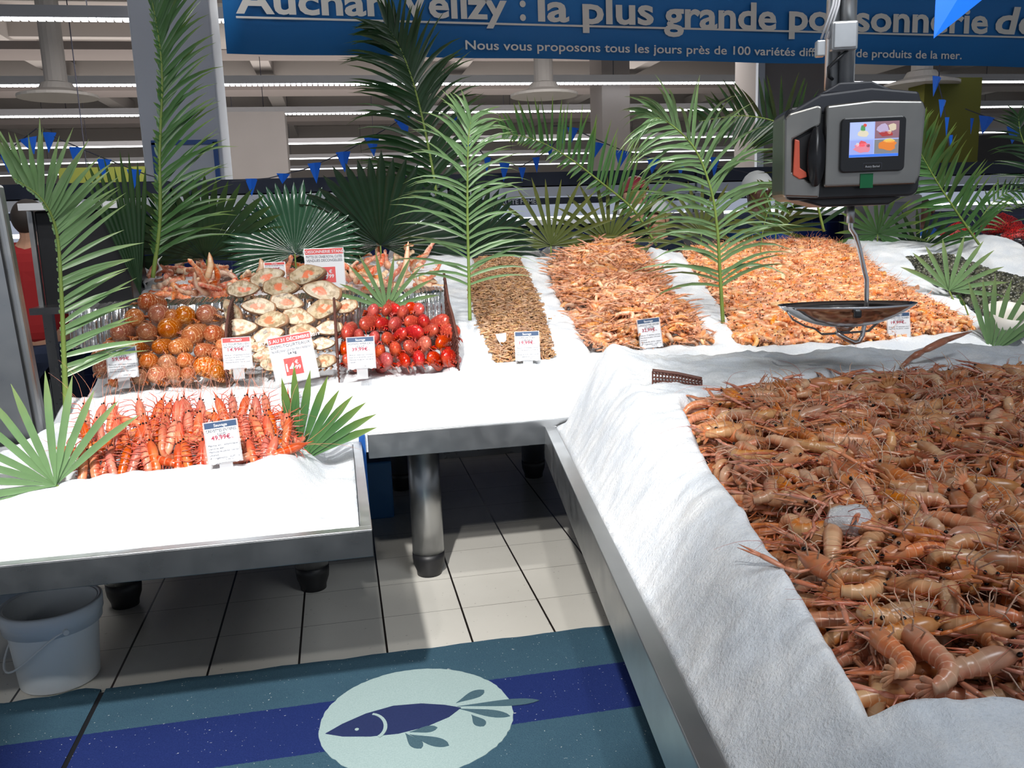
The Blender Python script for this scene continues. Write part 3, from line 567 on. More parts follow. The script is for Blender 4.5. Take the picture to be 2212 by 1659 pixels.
def zright(X, Y):                                            # local coordinates of the tray
    W = np.array(MR); wy = W[1, 0]*X+W[1, 1]*Y+W[1, 3]
    top = PIL[0]+PIL[2]*(wy-PIL[1])+.01
    left = smooth((X-.045)/.20)**.6; z = .705+(top-.705)*left
    z = z+.05*np.exp(-((X-.23)**2/(2*.06**2)+(Y+.22)**2/(2*.12**2)))
    z = z+(.705-z)*smooth((Y+.16)/.12)*np.where(X > .02, .8, 1); z = z-.10*smooth((.01-poly_sd(P_FG, X, Y))/.05)
    z = z+.018*np_noise(X, Y, 5, 30)*left+.007*np_noise(X, Y, 24, 17, 2); return np.maximum(z, .65)
RICE = heightfield('ice_bed', M_ICE, .042, 2.16, -2.71, -.042, .0105, zright, .60); RICE.matrix_world = MR; tag(RICE, 'greyish bank of crushed ice in the right foreground tray', 'ice', kind='stuff')
# ------------------------------------------------------------------ mat and bucket on the floor
def matfloor():
    m, nt, b = newmat('mat_pile'); tc = N(nt, 'ShaderNodeTexCoord').outputs['Object']; s = N(nt, 'ShaderNodeSeparateXYZ'); L(nt, tc, s.inputs[0])
    yy = mth(nt, 'ADD', s.outputs[1], mth(nt, 'MULTIPLY', noi(nt, 160, 2), .008))
    band = mth(nt, 'MULTIPLY', mth(nt, 'GREATER_THAN', yy, 2.29), mth(nt, 'LESS_THAN', yy, 2.556))
    nn = noi(nt, 230, 3, rough=.8); nl = noi(nt, 6, 3)
    t1 = mixc(nt, nn, (.02, .07, .115), (.11, .21, .28)); t1 = mixc(nt, mth(nt, 'MULTIPLY', nl, .3), t1, (.02, .05, .09)); n1 = mixc(nt, nn, (.006, .016, .09), (.035, .06, .25))
    c = mixc(nt, band, t1, n1); c = mixc(nt, ramp(nt, noi(nt, 130, 1), ((.765, 0.), (.78, 1.))), c, (.7, .72, .7))
    L(nt, c, b.inputs['Base Color']); b.inputs['Roughness'].default_value = 1; b.inputs['Specular IOR Level'].default_value = .1; bump(nt, b, nn, .8, .006); return m
M_MAT = matfloor(); t = empty('floor_mat', (0, 0, 0)); tag(t, 'blue doormat with a navy band and a round fish emblem', 'floor mat')
def matpiece(name, xa, xb, parent, wav):
    P = []; n = 60
    for j in range(n+1):
        x = xa+(xb-xa)*j/n; e = 2.825+wav*(.012*math.sin(x*19)+.008*math.sin(x*41+1))+.02*max(0, -x-.1)*0
        P.append([(x, e, .0), (x, e-.004, .012), (x, 2.3, .012), (x, .4, .012)])
    return MB().grid(P).build(name, M_MAT, parent, smooth=False)
matpiece('pile', -.83, 2.2, t, .25)
t2 = matpiece('floor_mat', -2.4, -.845, None, 1); tag(t2, 'second blue doormat at the lower left corner, edge curling by the bucket', 'floor mat')
o = MB().box((-.838, 1.6, .004), (.02, 2.4, .012)).build('seam_strip', M_BLK, t)
def noisemat(name, a_, b_, s_=230):
    m, nt, b = newmat(name); L(nt, mixc(nt, noi(nt, s_, 3, rough=.8), a_, b_), b.inputs['Base Color']); b.inputs['Roughness'].default_value = 1; return m
M_PALE = noisemat('mat_pale', (.22, .33, .34), (.50, .63, .62)); M_NAV = noisemat('mat_navy', (.004, .012, .07), (.02, .035, .13)); M_TEAL = noisemat('mat_teal', (.02, .06, .09), (.09, .17, .21))
def flat(name, pts, m, z): return MB().prism([(x, y) for x, y in pts], .0015, z0=z).build(name, m, t)
cx, cyy, rr_ = .142, 2.392, .287
flat('roundel', [(cx+rr_*math.cos(a)*1.0+random.uniform(-.002, .002), cyy+rr_*math.sin(a)+random.uniform(-.002, .002)) for a in np.linspace(0, 2*math.pi, 120, endpoint=False)], M_PALE, .0125)
def f2(u, v): p = Zp(u, v, .013); return (p[0], p[1])
top_ = [(703, 1586), (740, 1565), (790, 1543), (850, 1526), (910, 1521), (960, 1524), (996, 1530)]; bot_ = [(970, 1550), (920, 1571), (860, 1586), (800, 1592), (740, 1592)]
flat('fish_shape', [f2(*q) for q in top_+bot_][::-1], M_NAV, .0142)
def drop(p0, p1, w_):
    a, b = Vector(f2(*p0)), Vector(f2(*p1)); d = b-a; n_ = Vector((-d.y, d.x)).normalized(); ts = np.linspace(0, 1, 14); up = []; dn = []
    for q in ts: ww = w_*math.sin(math.pi*q**1.8)**.7 if 0 < q < 1 else 0; c_ = a+d*q; up.append(c_+n_*ww); dn.append(c_-n_*ww)
    return [tuple(x) for x in up[:-1]+[b]+dn[1:-1][::-1]]
for p0, p1, w_ in (((985, 1520), (1046, 1492), .020), ((988, 1527), (1165, 1514), .018), ((990, 1532), (1102, 1548), .018), ((1018, 1545), (1045, 1570), .018), ((875, 1585), (910, 1618), .018), ((885, 1583), (945, 1573), .016), ((885, 1588), (970, 1612), .020)): flat('droplet', drop(p0, p1, w_), M_TEAL, .0144)
g = [f2(803+34*math.sin(a), 1571-28*math.cos(a)) for a in np.linspace(.1, 2.6, 14)]; g2 = [f2(801+28*math.sin(a), 1571-25*math.cos(a)) for a in np.linspace(.1, 2.6, 14)]
flat('gill_line', g+g2[::-1], M_PALE, .0162); flat('fish_eye', [(f2(771, 1578)[0]+.006*math.cos(a), f2(771, 1578)[1]+.006*math.sin(a)) for a in np.linspace(0, 6.2, 12)], M_PALE, .0162)
M_BUCK = mat('bucket_plastic', (.82, .86, .88), .35)
p = Zp(108, 1440, 0); bk_ = empty('bucket', (-1.005, 2.955, 0), .2); tag(bk_, 'open white plastic bucket with a handle on the tiled floor', 'bucket')
MB().lathe([(0, .004), (.118, .004), (.122, .01), (.143, .262), (.143, .275), (.139, .275), (.135, .262), (.115, .014), (0, .014)], 48).build('tub', M_BUCK, bk_, smooth=True)
MB().lathe([(.143, .205), (.150, .205), (.152, .232), (.156, .236), (.158, .275), (.150, .28), (.143, .275)], 48).build('rim', mat('bucket_rim', (.70, .76, .82), .3), bk_, smooth=True)
g = MB().tube([(-.150*math.cos(a)-.0, -.152*math.sin(a)*.9-.02*math.sin(a), .222-.135*math.sin(a)**1.5 if math.sin(a) > 0 else .222) for a in np.linspace(0, math.pi, 20)], .0035, 8); o = g.build('handle', M_WP, bk_, smooth=True); o.rotation_euler = (0, 0, -1.25)
for s_ in (-1, 1): MB().tube([(s_*.15*math.cos(-1.25), s_*.15*math.sin(-1.25), .222), (s_*.165*math.cos(-1.25), s_*.165*math.sin(-1.25), .222)], .009, 10).build('handle_knob', M_WP, bk_)
# ------------------------------------------------------------------ hanging scale
SX, SY = 1.50, 2.42; hs = empty('hanging_scale', (SX, SY, 0)); tag(hs, 'grey steel hanging price scale with lit screen and a chrome pan', 'hanging scale')
M_SCF = steel('scale_front', (.36, .35, .33), .34, 6.); M_SCT = mat('scale_top_plastic', (.045, .048, .06), .4)
ra = -.30; hs.rotation_euler = (0, 0, ra); z0, z1 = 1.485, 1.765
def rr(x0, x1, z0_, z1_, r, seg=5):
    o_ = []
    for cx_, cz_, a0 in ((x1-r, z1_-r, 0), (x0+r, z1_-r, 90), (x0+r, z0_+r, 180), (x1-r, z0_+r, 270)):
        for k in range(seg+1): a = math.radians(a0+90*k/seg); o_.append((cx_+r*math.cos(a), cz_+r*math.sin(a)))
    return o_
XZ = rotx(math.pi/2)                                        # polygon xy -> xz, extrude towards -y
MB().prism(rr(-.205, .205, z0, z1-.005, .03), .19, M=T((0, .10, 0)) @ XZ).build('housing', M_BLKP, hs, bev=.008)
MB().prism([(-.088, z0+.035), (.185, z0+.035), (.197, z0+.06), (.205, z1-.03), (.195, z1-.006), (.05, z1+.002), (-.088, z1-.008)], .03, M=T((0, -.088, 0)) @ XZ).build('front_panel', M_SCF, hs, bev=.008, bseg=3)
MB().prism([(-.205, z0+.012), (-.098, z0+.005), (-.096, z0+.06), (-.13, z0+.055), (-.18, z0+.085), (-.182, z1-.10), (-.10, z1-.062), (-.096, z1-.012), (-.11, z1-.005), (-.195, z1-.025), (-.208, z1-.04)], .03, M=T((0, -.078, 0)) @ XZ).build('side_cover', M_SCF, hs, bev=.006)
MB().prism([(-.176, z0+.09), (-.12, z0+.062), (-.1, z0+.065), (-.1, z1-.07), (-.176, z1-.105)], .004, M=T((0, -.092, 0)) @ XZ).build('printer_bay', M_BLK, hs)
o = MB().lathe([(0, 0), (.05, 0), (.058, .01), (.058, .03), (0, .04)], 24, sy=1.0).build('paper_door', M_BLKP, hs, smooth=True); o.location = (-.115, -.105, 1.61); o.rotation_euler = (math.pi/2, 0, 0); o.scale = (.45, 1.5, .8)
MB().prism([(-.181, z0+.075), (-.160, z0+.062), (-.138, z0+.068), (-.140, z0+.082), (-.160, z0+.095), (-.163, z0+.175), (-.178, z0+.18)], .014, M=T((0, -.10, 0)) @ XZ).build('release_lever', mat('orange_lever', (.75, .13, .07), .4), hs, bev=.003)
MB().prism([(-.19, z1-.02), (-.205, z1-.035), (.2, z1-.012), (.19, z1+.022), (.05, z1+.040), (-.10, z1+.028)], .20, M=T((0, .105, 0)) @ XZ).build('top_cap', M_SCT, hs, bev=.008)
MB().prism([(-.10, z1+.03), (.13, z1+.032), (.06, z1+.063), (-.035, z1+.063)], .13, M=T((0, .07, 0)) @ XZ).build('top_boss', M_SCT, hs, bev=.006)
MB().prism([(-.19, z0+.01), (-.08, z0-.022), (.12, z0-.022), (.19, z0+.02)], .18, M=T((0, .10, 0)) @ XZ).build('underside', M_BLK, hs, bev=.006)
yb = -.118
MB().prism(rr(-.045, .145, z0+.075, z0+.232, .014), .016, M=T((0, yb+.003, 0)) @ XZ).build('screen_bezel', M_BLKP, hs, bev=.004)
sx0, sx1, sz0, sz1 = -.020, .124, z0+.118, z0+.218; ys = yb-.0135
def em(name, c, st): return mat(name, c, .6, emit=(c, st))
scr = MB().box(((sx0+sx1)/2, ys, (sz0+sz1)/2), (sx1-sx0, .002, sz1-sz0)).build('screen', em('screen_white', (.42, .52, .95), .55), hs)
mx, mz = (sx0+sx1)/2, (sz0+sz1)/2; e = .0015
def tile(x0, x1, z0_, z1_, c, st=.5): MB().box(((x0+x1)/2, ys-.0012, (z0_+z1_)/2), (x1-x0, .0006, z1_-z0_)).build('picture', em('screen_picture', c, st), scr)
tile(sx0, mx-e, mz+e, sz1, (.50, .60, .95)); tile(mx+e, sx1, mz+e, sz1, (.30, .16, .20)); tile(sx0, mx-e, sz0+.008, mz-e, (.38, .45, .90)); tile(mx+e, sx1, sz0+.008, mz-e, (.25, .25, .26))
def blob(cx_, cz_, rx, rz_, c, n=9, st=.5, jag=.25):
    pts = [(cx_+rx*math.cos(a)*(1+random.uniform(-jag, jag)), cz_+rz_*math.sin(a)*(1+random.uniform(-jag, jag))) for a in np.linspace(0, 6.2, n, endpoint=False)]
    MB().prism(pts, .0004, M=T((0, ys-.0016, 0)) @ XZ).build('picture_detail', em('screen_detail', c, st), scr)
blob((sx0+mx)/2+.004, mz+.016, .018, .010, (.85, .75, .55)); blob((sx0+mx)/2+.002, mz+.032, .008, .009, (.10, .35, .12)); blob((sx0+mx)/2+.008, mz+.040, .005, .005, (.8, .1, .08))
blob((mx+sx1)/2-.010, mz+.030, .018, .012, (.55, .45, .65)); blob((mx+sx1)/2+.016, mz+.034, .013, .010, (.75, .62, .45)); blob((mx+sx1)/2, mz+.014, .022, .008, (.45, .05, .05)); blob((mx+sx1)/2+.008, mz+.018, .007, .006, (.8, .7, .5))
blob((sx0+mx)/2+.004, mz-.022, .026, .014, (.85, .28, .36), 14); blob((sx0+mx)/2+.002, mz-.012, .012, .010, (.8, .12, .14)); blob((sx0+mx)/2-.012, mz-.014, .006, .005, (.75, .72, .75)); blob((sx0+mx)/2+.02, mz-.018, .006, .005, (.05, .06, .12))
blob((mx+sx1)/2+.004, mz-.020, .026, .014, (.85, .25, .04), 12); blob((mx+sx1)/2+.008, mz-.006, .016, .006, (.8, .65, .15))
MB().box(((sx0+sx1)/2, ys-.0015, sz0+.004), (sx1-sx0, .0006, .007)).build('status_bar', em('screen_bar', (.05, .2, .85), .6), scr)
lp = MB().prism(rr(.022, .078, z0+.081, z0+.101, .003), .002, M=T((0, yb-.012, 0)) @ XZ).build('maker_plate', M_GRY, hs); MB().prism(rr(.0235, .0765, z0+.0825, z0+.0995, .002), .0006, M=T((0, yb-.0142, 0)) @ XZ).build('plate_inset', M_BLK, lp)
text_mesh('Avery Berkel', .009, M_W, lp, T((.05, yb-.0152, z0+.0875)) @ RX, align='CENTER', width=.042)
MB().box((.038, yb-.0025, z0+.050), (.038, .002, .042)).build('green_sticker', mat('green_sticker', (.0, .16, .05), .5), hs)
# pole, wires and boxes above
MB().tube([(.012, .05, z1+.05), (.012, .05, 3.4)], .024, 16).tube([(-.03, .055, z1+.05), (-.03, .055, 3.4)], .02, 12).build('hanging_pole', M_GALV, hs, smooth=True)
MB().box((-.012, .0, 1.955), (.076, .03, .082)).build('junction_box', M_GALV, hs, bev=.007, bseg=3)
MB().box((-.012, -.018, 1.955), (.064, .008, .070)).build('box_lid', M_GALV, hs, bev=.003); MB().box((-.075, .01, 1.925), (.026, .03, .045)).build('small_box', M_GALV, hs, bev=.004)
for k in range(3): MB().tube([(-.03+.006*k, -.0, 2.4), (-.028+.008*k, .01, 2.15), (-.045+.008*k, .0, 2.04), (-.075+.01*k, .0, 1.95)], .0035, 6).build('cable', M_W, hs, smooth=True)
MB().tube([(0, .0, 1.915), (-.03, 0, 1.89), (-.052, 0, 1.87), (-.05, 0, 1.845), (-.035, .02, 1.84)], .005, 8).build('black_cable', M_BLKP, hs, smooth=True)
MB().box((.0, .02, 2.08), (.13, .06, .012)).build('cable_tie', M_BLK, hs)
for o in hs.children:
    if not o.name.startswith(('hanging_pole', 'junction', 'box_lid', 'small_box', 'cable', 'black_cable')): o.matrix_basis = T((0, 0, 1.62)) @ Matrix.Diagonal((.93, .95, .96, 1)) @ T((0, 0, -1.62)) @ o.matrix_basis
# rod and pan: pixel-read path on the vertical plane through the rod
hsM = hs.matrix_world
Mw = T((SX, SY, 0)) @ rotz(ra); Mi_ = Mw.inverted()
def sp(u, v, dy=0): q = Mi_ @ Vector(Yp(u, v, SY+dy)); return (q.x, q.y, q.z)
path = [sp(1838, 440), sp(1837, 478), sp(1838, 494), sp(1848, 508), sp(1857, 540), sp(1866, 580), sp(1872, 604), sp(1872, 650), sp(1869, 690), sp(1863, 725), sp(1855, 738), sp(1845, 740), sp(1828, 732), sp(1806, 718)]
MB().tube(path, .0075, 10, up=(0, 1, 0)).build('pan_rod', M_CHR, hs, smooth=True); MB().tube([sp(1838, 440), sp(1837, 482)], .012, 10, up=(0, 1, 0)).build('rod_sleeve', M_ST, hs, smooth=True)
MB().tube([sp(1700, 672), sp(1712, 690), sp(1740, 705), sp(1760, 710), sp(1775, 722), sp(1830, 719), sp(1876, 715), sp(1895, 697), sp(1920, 684), sp(1955, 660)], [(.003, .006)]*10, 8, up=(0, 1, 0)).build('pan_cradle', M_STD, hs, smooth=True)
MB().tube([sp(1806, 695), sp(1815, 710), sp(1830, 712), sp(1845, 700), sp(1852, 680)], [(.012, .002)]*5, 8, up=(0, 1, 0)).build('pan_strap', M_CHR, hs, smooth=True)
pc = Vector(sp(1829, 657)); P = []; nu, nv = 36, 12
for i in range(nv+1):
    s_ = i/nv; row = []
    for j in range(nu+1):
        a = 2*math.pi*j/nu; c_, d_ = math.cos(a), math.sin(a); xr = .208*math.copysign(abs(c_)**.85, c_)*s_; yr = .105*d_*s_*(1-.18*abs(c_))
        row.append((pc.x+xr, pc.y+yr, pc.z-.070*(1-s_**2.4)-.018*(1-abs(c_))*0))
    P.append(row)
o = MB().grid(P).build('weighing_pan', M_CHR, hs, smooth=True); md = o.modifiers.new('s', 'SOLIDIFY'); md.thickness = .0025
MB().box(tuple(Vector(sp(1852, 678, -.1))), (.022, .02, .024)).build('pan_clip', M_BLKP, hs, bev=.005)
# ------------------------------------------------------------------ price cards
def card(u, v, pl, w_, h_, label, head, headtxt, title, price, lines, roll=0, back=.22, stem=True, big=None):
    p = Sl(u, v, *pl) if len(pl) == 3 else Yp(u, v, pl[0]); d = C-p; yw = math.atan2(d[0], -d[1])*.65
    t = empty('price_card', tuple(p)); t.matrix_world = T(p) @ rotz(yw) @ rotx(-back) @ roty(roll); tag(t, label, 'price card')
    z = .018 if stem else .0
    MB().box((0, 0, z+h_/2), (w_+.008, .002, h_+.006)).build('holder', M_CLR, t); MB().box((0, -.002, z+h_/2), (w_, .0012, h_)).build('card', M_W, t)
    if stem:
        MB().box((0, .002, z/2-.006), (w_*.42, .002, z+.03)).build('stem', M_CLR, t)
        for s_ in (-1, 1): MB().tube([(s_*w_*.36, -.0035, z+.006), (s_*w_*.36, -.0045, z+.006)], w_*.11, 16, up=(0, 0, 1)).build('clip', mat('frosted_clip', (.7, .72, .75), .4), t)
    hb = h_*.14; MB().box((0, -.003, z+h_-hb/2), (w_, .0006, hb)).build('header_band', head, t)
    y = -.0042; text_mesh(headtxt, hb*.72, M_W, t, T((0, y, z+h_-hb*.78)) @ RX, align='CENTER', bold=.01)
    k = z+h_-hb
    for tl in title: k -= h_*.095; text_mesh(tl, h_*.095, M_GRY, t, T((0, y, k)) @ RX, align='CENTER', width=min(w_*.94, len(tl)*h_*.062))
    if big:
        text_mesh('Le kg', h_*.085, M_GRY, t, T((0, y, z+h_*.60)) @ RX, align='CENTER', bold=.015) if big[1] else None
        s_ = w_*.42; cxx = big[2]; MB().box((cxx, -.0035, z+h_*.33), (s_, .0006, s_)).build('price_square', M_RED, t)
        text_mesh(big[0][0], s_*.62, M_W, t, T((cxx-s_*.44, y-.0006, z+h_*.33-s_*.26)) @ RX, bold=.03, width=s_*.50); text_mesh('€', s_*.3, M_W, t, T((cxx+s_*.1, y-.0006, z+h_*.33+s_*.1)) @ RX, bold=.02); text_mesh(big[0][1], s_*.32, M_W, t, T((cxx+s_*.08, y-.0006, z+h_*.33-s_*.2)) @ RX, bold=.02)
    else:
        text_mesh(price, h_*.15, M_MAG, t, T((-w_*.04, y, z+h_*.57)) @ RX, align='CENTER', width=w_*.60, bold=.012); text_mesh('/kg', h_*.05, M_MAG, t, T((w_*.27, y, z+h_*.57)) @ RX)
        for j, ln in enumerate(lines): text_mesh(ln, h_*.062, M_GRY, t, T((-w_*.46, y, z+h_*(.42-.078*j))) @ RX, width=min(w_*.92, len(ln)*h_*.036))
        text_mesh('N°1094 CUIT FRANCE', h_*.045, M_GRY, t, T((w_*.02, y, z+h_*.05)) @ RX, width=w_*.45)
FAO = ['Pêche en : atlantique centre-est', 'Sous-Zone de pêche : zone 31 et', 'autres zones', 'Méthode de pêche : filet maillant']
card(268, 826, (3.19,), .092, .104, 'price card reading LANGOUSTE CUITE 59,99€ before the spiny lobster tails', M_NAVY, 'Sauvage', ['LANGOUSTE', 'CUITE'], '59,99€', FAO)
card(516, 806, (3.19,), .092, .108, 'red headed PROMO card at 14,99€ beside the crab halves', M_RED, 'PROMO', ['1/2 TOURTEAU DU', 'PACIFIQUE CUIT 8/1000'], '14,99€', ['Pêche en : 27 atlantique nord-est', 'Sous-Zone de pêche : 27.7 manche', 'et mers celtiques', 'Méthode de pêche : filet ou casier'])
card(644, 822, (3.17,), .148, .165, 'large white DEMI-TOURTEAUX card with a red 14€99 square', M_RED, 'DU 25 AU 31 DÉCEMBRE 2019', ['DEMI-TOURTEAUX', 'Pièce de 800 g minimum. Cuits en France. Pêchés en Atlantique Nord'], '', [], roll=-.13, stem=False, big=(('14', '99'), True, -.004))
card(705, 622, (3.95,), .165, .175, 'large white card with a red 59€99 square behind the crab halves', M_RED, 'POISSONNERIE STAND', ['PATTES DE CRABE ROYAL CUITES', 'VENDUES DECONGELEES'], '', [], stem=False, big=(('59', '99'), False, .01))
card(596, 610, (4.0,), .085, .07, 'small PROMO card standing behind the topmost crab halves', M_RED, 'PROMO', ['PATTES DE CRABE ROYAL'], '19,99€', [], stem=True)
card(783, 806, (3.16,), .094, .112, 'price card reading HOMARD AMERICAIN CUIT 39,99€ at the foot of the lobsters', M_NAVY, 'Sauvage', ['HOMARD AMERICAIN', 'CUIT'], '39,99€', ['Pêche en : atlantique nord-ouest', 'Sous-Zone de pêche : zone 21', 'Méthode de pêche : pêchés en', 'casier'])
card(1141, 788, (3.26,), .090, .110, 'price card reading CREVETTES GRISES 19,99€ in the brown shrimps', M_NAVY, 'Sauvage', ['CREVETTES', 'GRISES'], '19,99€', ['Pêche en : 27 atlantique nord-est', 'Sous-Zone de pêche : 27.4 mer du', 'nord', 'Méthode de pêche : chalut à perche', 'Allergène(s) : sulfites'])
card(1409, 760, (3.35,), .088, .118, 'price card reading LANGOUSTINE GROSSE CUITE 32,99€ in the middle langoustine heap', M_NAVY, 'Sauvage', ['LANGOUSTINE GROSSE', 'CUITE'], '32,99€', ['Pêche en : 27 atlantique nord-est', 'Sous-Zone de pêche : 27.6 ouest', 'écosse', 'Méthode de pêche : chalut', 'Allergène(s) : sulfites'], roll=-.10)
card(1943, 738, (3.3,), .088, .105, 'price card in the pink shrimps, half hidden by the scale pan', M_NAVY, 'Sauvage', ['CREVETTES ROSES', 'CUITES'], '19,99€', ['Pêche en : 27 atlantique nord', 'Méthode de pêche : chalut'], roll=-.05)
card(490, 1012, (2.42,), .084, .112, 'price card reading CREVETTES ENTIERES U10 49,99€ over the red shrimps', M_NAVY, 'Sauvage', ['CREVETTES ENTIERES', 'U10'], '49,99€', ['Pêche en : atlantique', 'centre-est', 'Méthode de pêche : càn au', 'chalut', 'Allergène(s) : sulfites'], roll=-.06)
# ------------------------------------------------------------------ crustacean shapes
def C_(*a): return tuple(a)
S_NEP = shell('langoustine_shell', (.66, .20, .06), (.60, .34, .18), (.74, .42, .24), 12, .3, .2, .45, .13, head=(.46, .20, .09), hstart=.60)
S_NEPC = shell('langoustine_claw', (.62, .19, .085), (.68, .42, .30), (.60, .30, .2), 1, .32, .22, .35, .02)
S_NEPL = shell('langoustine_leg', (.62, .40, .28), (.62, .48, .36), (.5, .16, .08), 4, .4, .2, .3, .1)
S_CKN = shell('cooked_langoustine', (.80, .31, .10), (.86, .56, .35), (.92, .62, .40), 10, .3, .2, .35, .13)
S_CKC = shell('cooked_claw', (.82, .33, .16), (.92, .66, .5), (.85, .5, .3), 1, .35, .25, .4, .02)
S_PINK = shell('pink_shrimp_shell', (.86, .28, .075), (.92, .52, .26), (.95, .62, .36), 8, .28, .2, .3, .15, head=(.80, .42, .26), hstart=.66)
S_RED = shell('red_shrimp_shell', (.58, .075, .03), (.72, .22, .10), (.66, .24, .14), 9, .22, .22, .45, .28, head=(.52, .11, .06), hstart=.64)
S_GREY = shell('grey_shrimp_shell', (.40, .20, .095), (.55, .34, .18), (.28, .14, .08), 6, .45, .3, .4, .2)
S_TAIL = shell('spiny_lobster_shell', (.46, .10, .020), (.52, .18, .06), (.85, .48, .20), 9, .2, .25, .3, .12, speck=(.85, .55, .3))
S_LOB = shell('lobster_shell', (.40, .016, .006), (.46, .05, .014), (.20, .006, .003), 7, .24, .15, .25, .07, speck=(.65, .10, .03))
S_KING = shell('king_crab_leg', (.74, .13, .035), (.88, .62, .42), (.85, .4, .2), 5, .35, .2, .55, .1)
S_KINGW = shell('king_crab_flesh', (.86, .62, .42), (.92, .78, .6), (.8, .3, .12), 4, .4, .15, .3, .1)
M_EYE = mat('black_eye', (.004, .004, .005), .12); M_ANT = mat('red_feeler', (.40, .07, .04), .5); M_ANTP = mat('pink_feeler', (.62, .22, .13), .5); M_LEGR = mat('red_shrimp_leg', (.55, .10, .06), .4)
def arc_path(L_, curl, n, droop=0.):                         # body line in the xz plane, head to +x, tail curling under
    pts = []; x = z = 0.; a = 0.
    for i in range(n):
        t = i/(n-1); pts.append((x, 0, z)); a = curl*smooth((t-.15)/.85); x -= L_/(n-1)*math.cos(a); z -= L_/(n-1)*math.sin(a)
    return pts
def body_mb(L_, r, curl, seg=6, n=10, head=.42, rost=.16, saw=.10, flat_=1.0, ns=3):
    """abdomen as overlapping rings + smooth carapace + pointed rostrum; u runs tail 0 -> head 1"""
    g = MB(); ab = arc_path(L_*(1-head), curl, seg*ns+1); rad = []
    for i in range(seg*ns+1):
        t = i/(seg*ns); f = (i % ns)/ns; w_ = r*(1-.42*t**1.4)*(1-saw*f); rad.append((w_*1.05, w_*.92*flat_))
    pts = ab[::-1]; rad = rad[::-1]; hx = L_*head
    for t, w_ in ((.12, 1.04), (.3, 1.10), (.5, 1.06), (.68, .88), (.82, .62), (.9, .40)): pts.append((hx*t, 0, .002*t)); rad.append((r*w_*.98, r*w_*.98))
    pts.append((hx*(1+rost*.4), 0, r*.25)); rad.append((r*.16, r*.14)); pts.append((hx*(1+rost*1.3), 0, r*.55)); rad.append((.0004, .0004))
    g.tube(pts, rad, n, up=(0, 0, 1)); return g, ab
def tail_fan(ab, r, spread=1.0):
    g = MB(); e = Vector(ab[-1]); d = (Vector(ab[-1])-Vector(ab[-3])).normalized(); up = Vector((d.z, 0, -d.x)); L_ = r*2.1
    for k in (-2, -1, 0, 1, 2):
        a = k*.42*spread; dd = (d*math.cos(a)+Vector((0, 1, 0))*math.sin(a)); sd = dd.cross(up).normalized(); o_ = e+Vector((0, k*r*.15, 0))-d*r*.3
        g.tube([o_, o_+dd*L_*.4, o_+dd*L_*.85, o_+dd*L_], [(r*.20, r*.08), (r*.36, r*.07), (r*.33, r*.05), (r*.12, r*.03)], 6, up=tuple(up))
    return g
def claw_mb(side, L_, sprd, lift=0., bend=.3, fat=1., open_=.12):
    g = MB(); x0, y0 = L_*.22, side*.012; p = Vector((x0, y0, -.004)); a = side*sprd
    def stp(p, a, l, z): return p+Vector((math.cos(a)*l, math.sin(a)*l, z))
    p1 = stp(p, a+side*.35, L_*.22, lift*.3); p2 = stp(p1, a-side*bend*.5, L_*.16, lift*.3); p3 = stp(p2, a-side*bend, L_*.34, lift*.4); f1 = stp(p3, a-side*bend-open_, L_*.34, 0); f2_ = stp(p3, a-side*bend+open_, L_*.32, 0)
    r = L_*.030*fat
    g.tube([p, p1], [r*.6, r*.8], 6, u0=0, u1=.2); g.tube([p1, (p1+p2)/2, p2], [r*.75, r*1.05, r*.8], 6, u0=.2, u1=.35)
    g.tube([p2, p2*.75+p3*.25, p3*.8+p2*.2, p3], [(r*.7, r*.6), (r*1.35, r*1.0), (r*1.5, r*1.05), (r*1.25, r*.9)], 7, u0=.35, u1=.7)
    for f, s_ in ((f1, -1), (f2_, 1)):
        m_ = (p3+f)/2+Vector((-math.sin(a), math.cos(a), 0))*s_*r*.35; q = p3+Vector((-math.sin(a), math.cos(a), 0))*s_*r*.55
        g.tube([q, m_, f], [(r*.75, r*.7), (r*.55, r*.5), (r*.08, r*.08)], 6, u0=.7, u1=1)
    return g
def leg_mb(x, side, L_, a, drop_, r=.0012):
    p = Vector((x, side*.008, -.006)); d = Vector((math.cos(a)*side*0+math.sin(a), side*math.cos(a), 0)); k = p+d*L_*.45+Vector((0, 0, L_*.12)); k2 = p+d*L_*.8+Vector((0, 0, -drop_*.4)); e = p+d*L_*.98+Vector((L_*.12, 0, -drop_))
    return MB().tube([p, k, k2, e], [r*1.2, r, r*.8, r*.3], 5)
def ant_mb(side, L_, a, r=.0006, x0=.05):
    pts = []; p = Vector((x0, side*.004, .002))
    for i in range(9): t = i/8; pts.append((p.x+L_*t*math.cos(a*(1+.8*t)), p.y+side*L_*t*math.sin(a*(1+.8*t)), p.z+L_*.12*math.sin(t*3))); 
    return MB().tube(pts, [r*(1.2-t_/9) for t_ in range(9)], 4)
HID = []
def make_langoustine(curl, sp1, sp2, bend, Lc, m1=None, m2=None):
    m1 = m1 or S_NEP; m2 = m2 or S_NEPC; g, ab = body_mb(.138, .0158, curl, n=12, saw=.17, ns=4)
    t = g.build('langoustine', m1, smooth=True); g = tail_fan(ab, .013); g.build('tail_fan', m1, t, smooth=True)
    claw_mb(1, Lc, sp1, .01, bend).build('claw', m2, t, smooth=True); claw_mb(-1, Lc*.95, sp2, .005, bend*.7).build('claw', m2, t, smooth=True)
    for s_ in (-1, 1):
        for k, x in enumerate((.035, .022, .009)): leg_mb(x, s_, .055-.006*k, .5-.45*k, .012).build('leg', S_NEPL, t, smooth=True)
        sphere('eye', (.052, s_*.0095, .006), (.0042, .0032, .0038), M_EYE, t, 10); ant_mb(s_, .13, .25+.2*sp1).build('feeler', M_ANT, t)
    return t
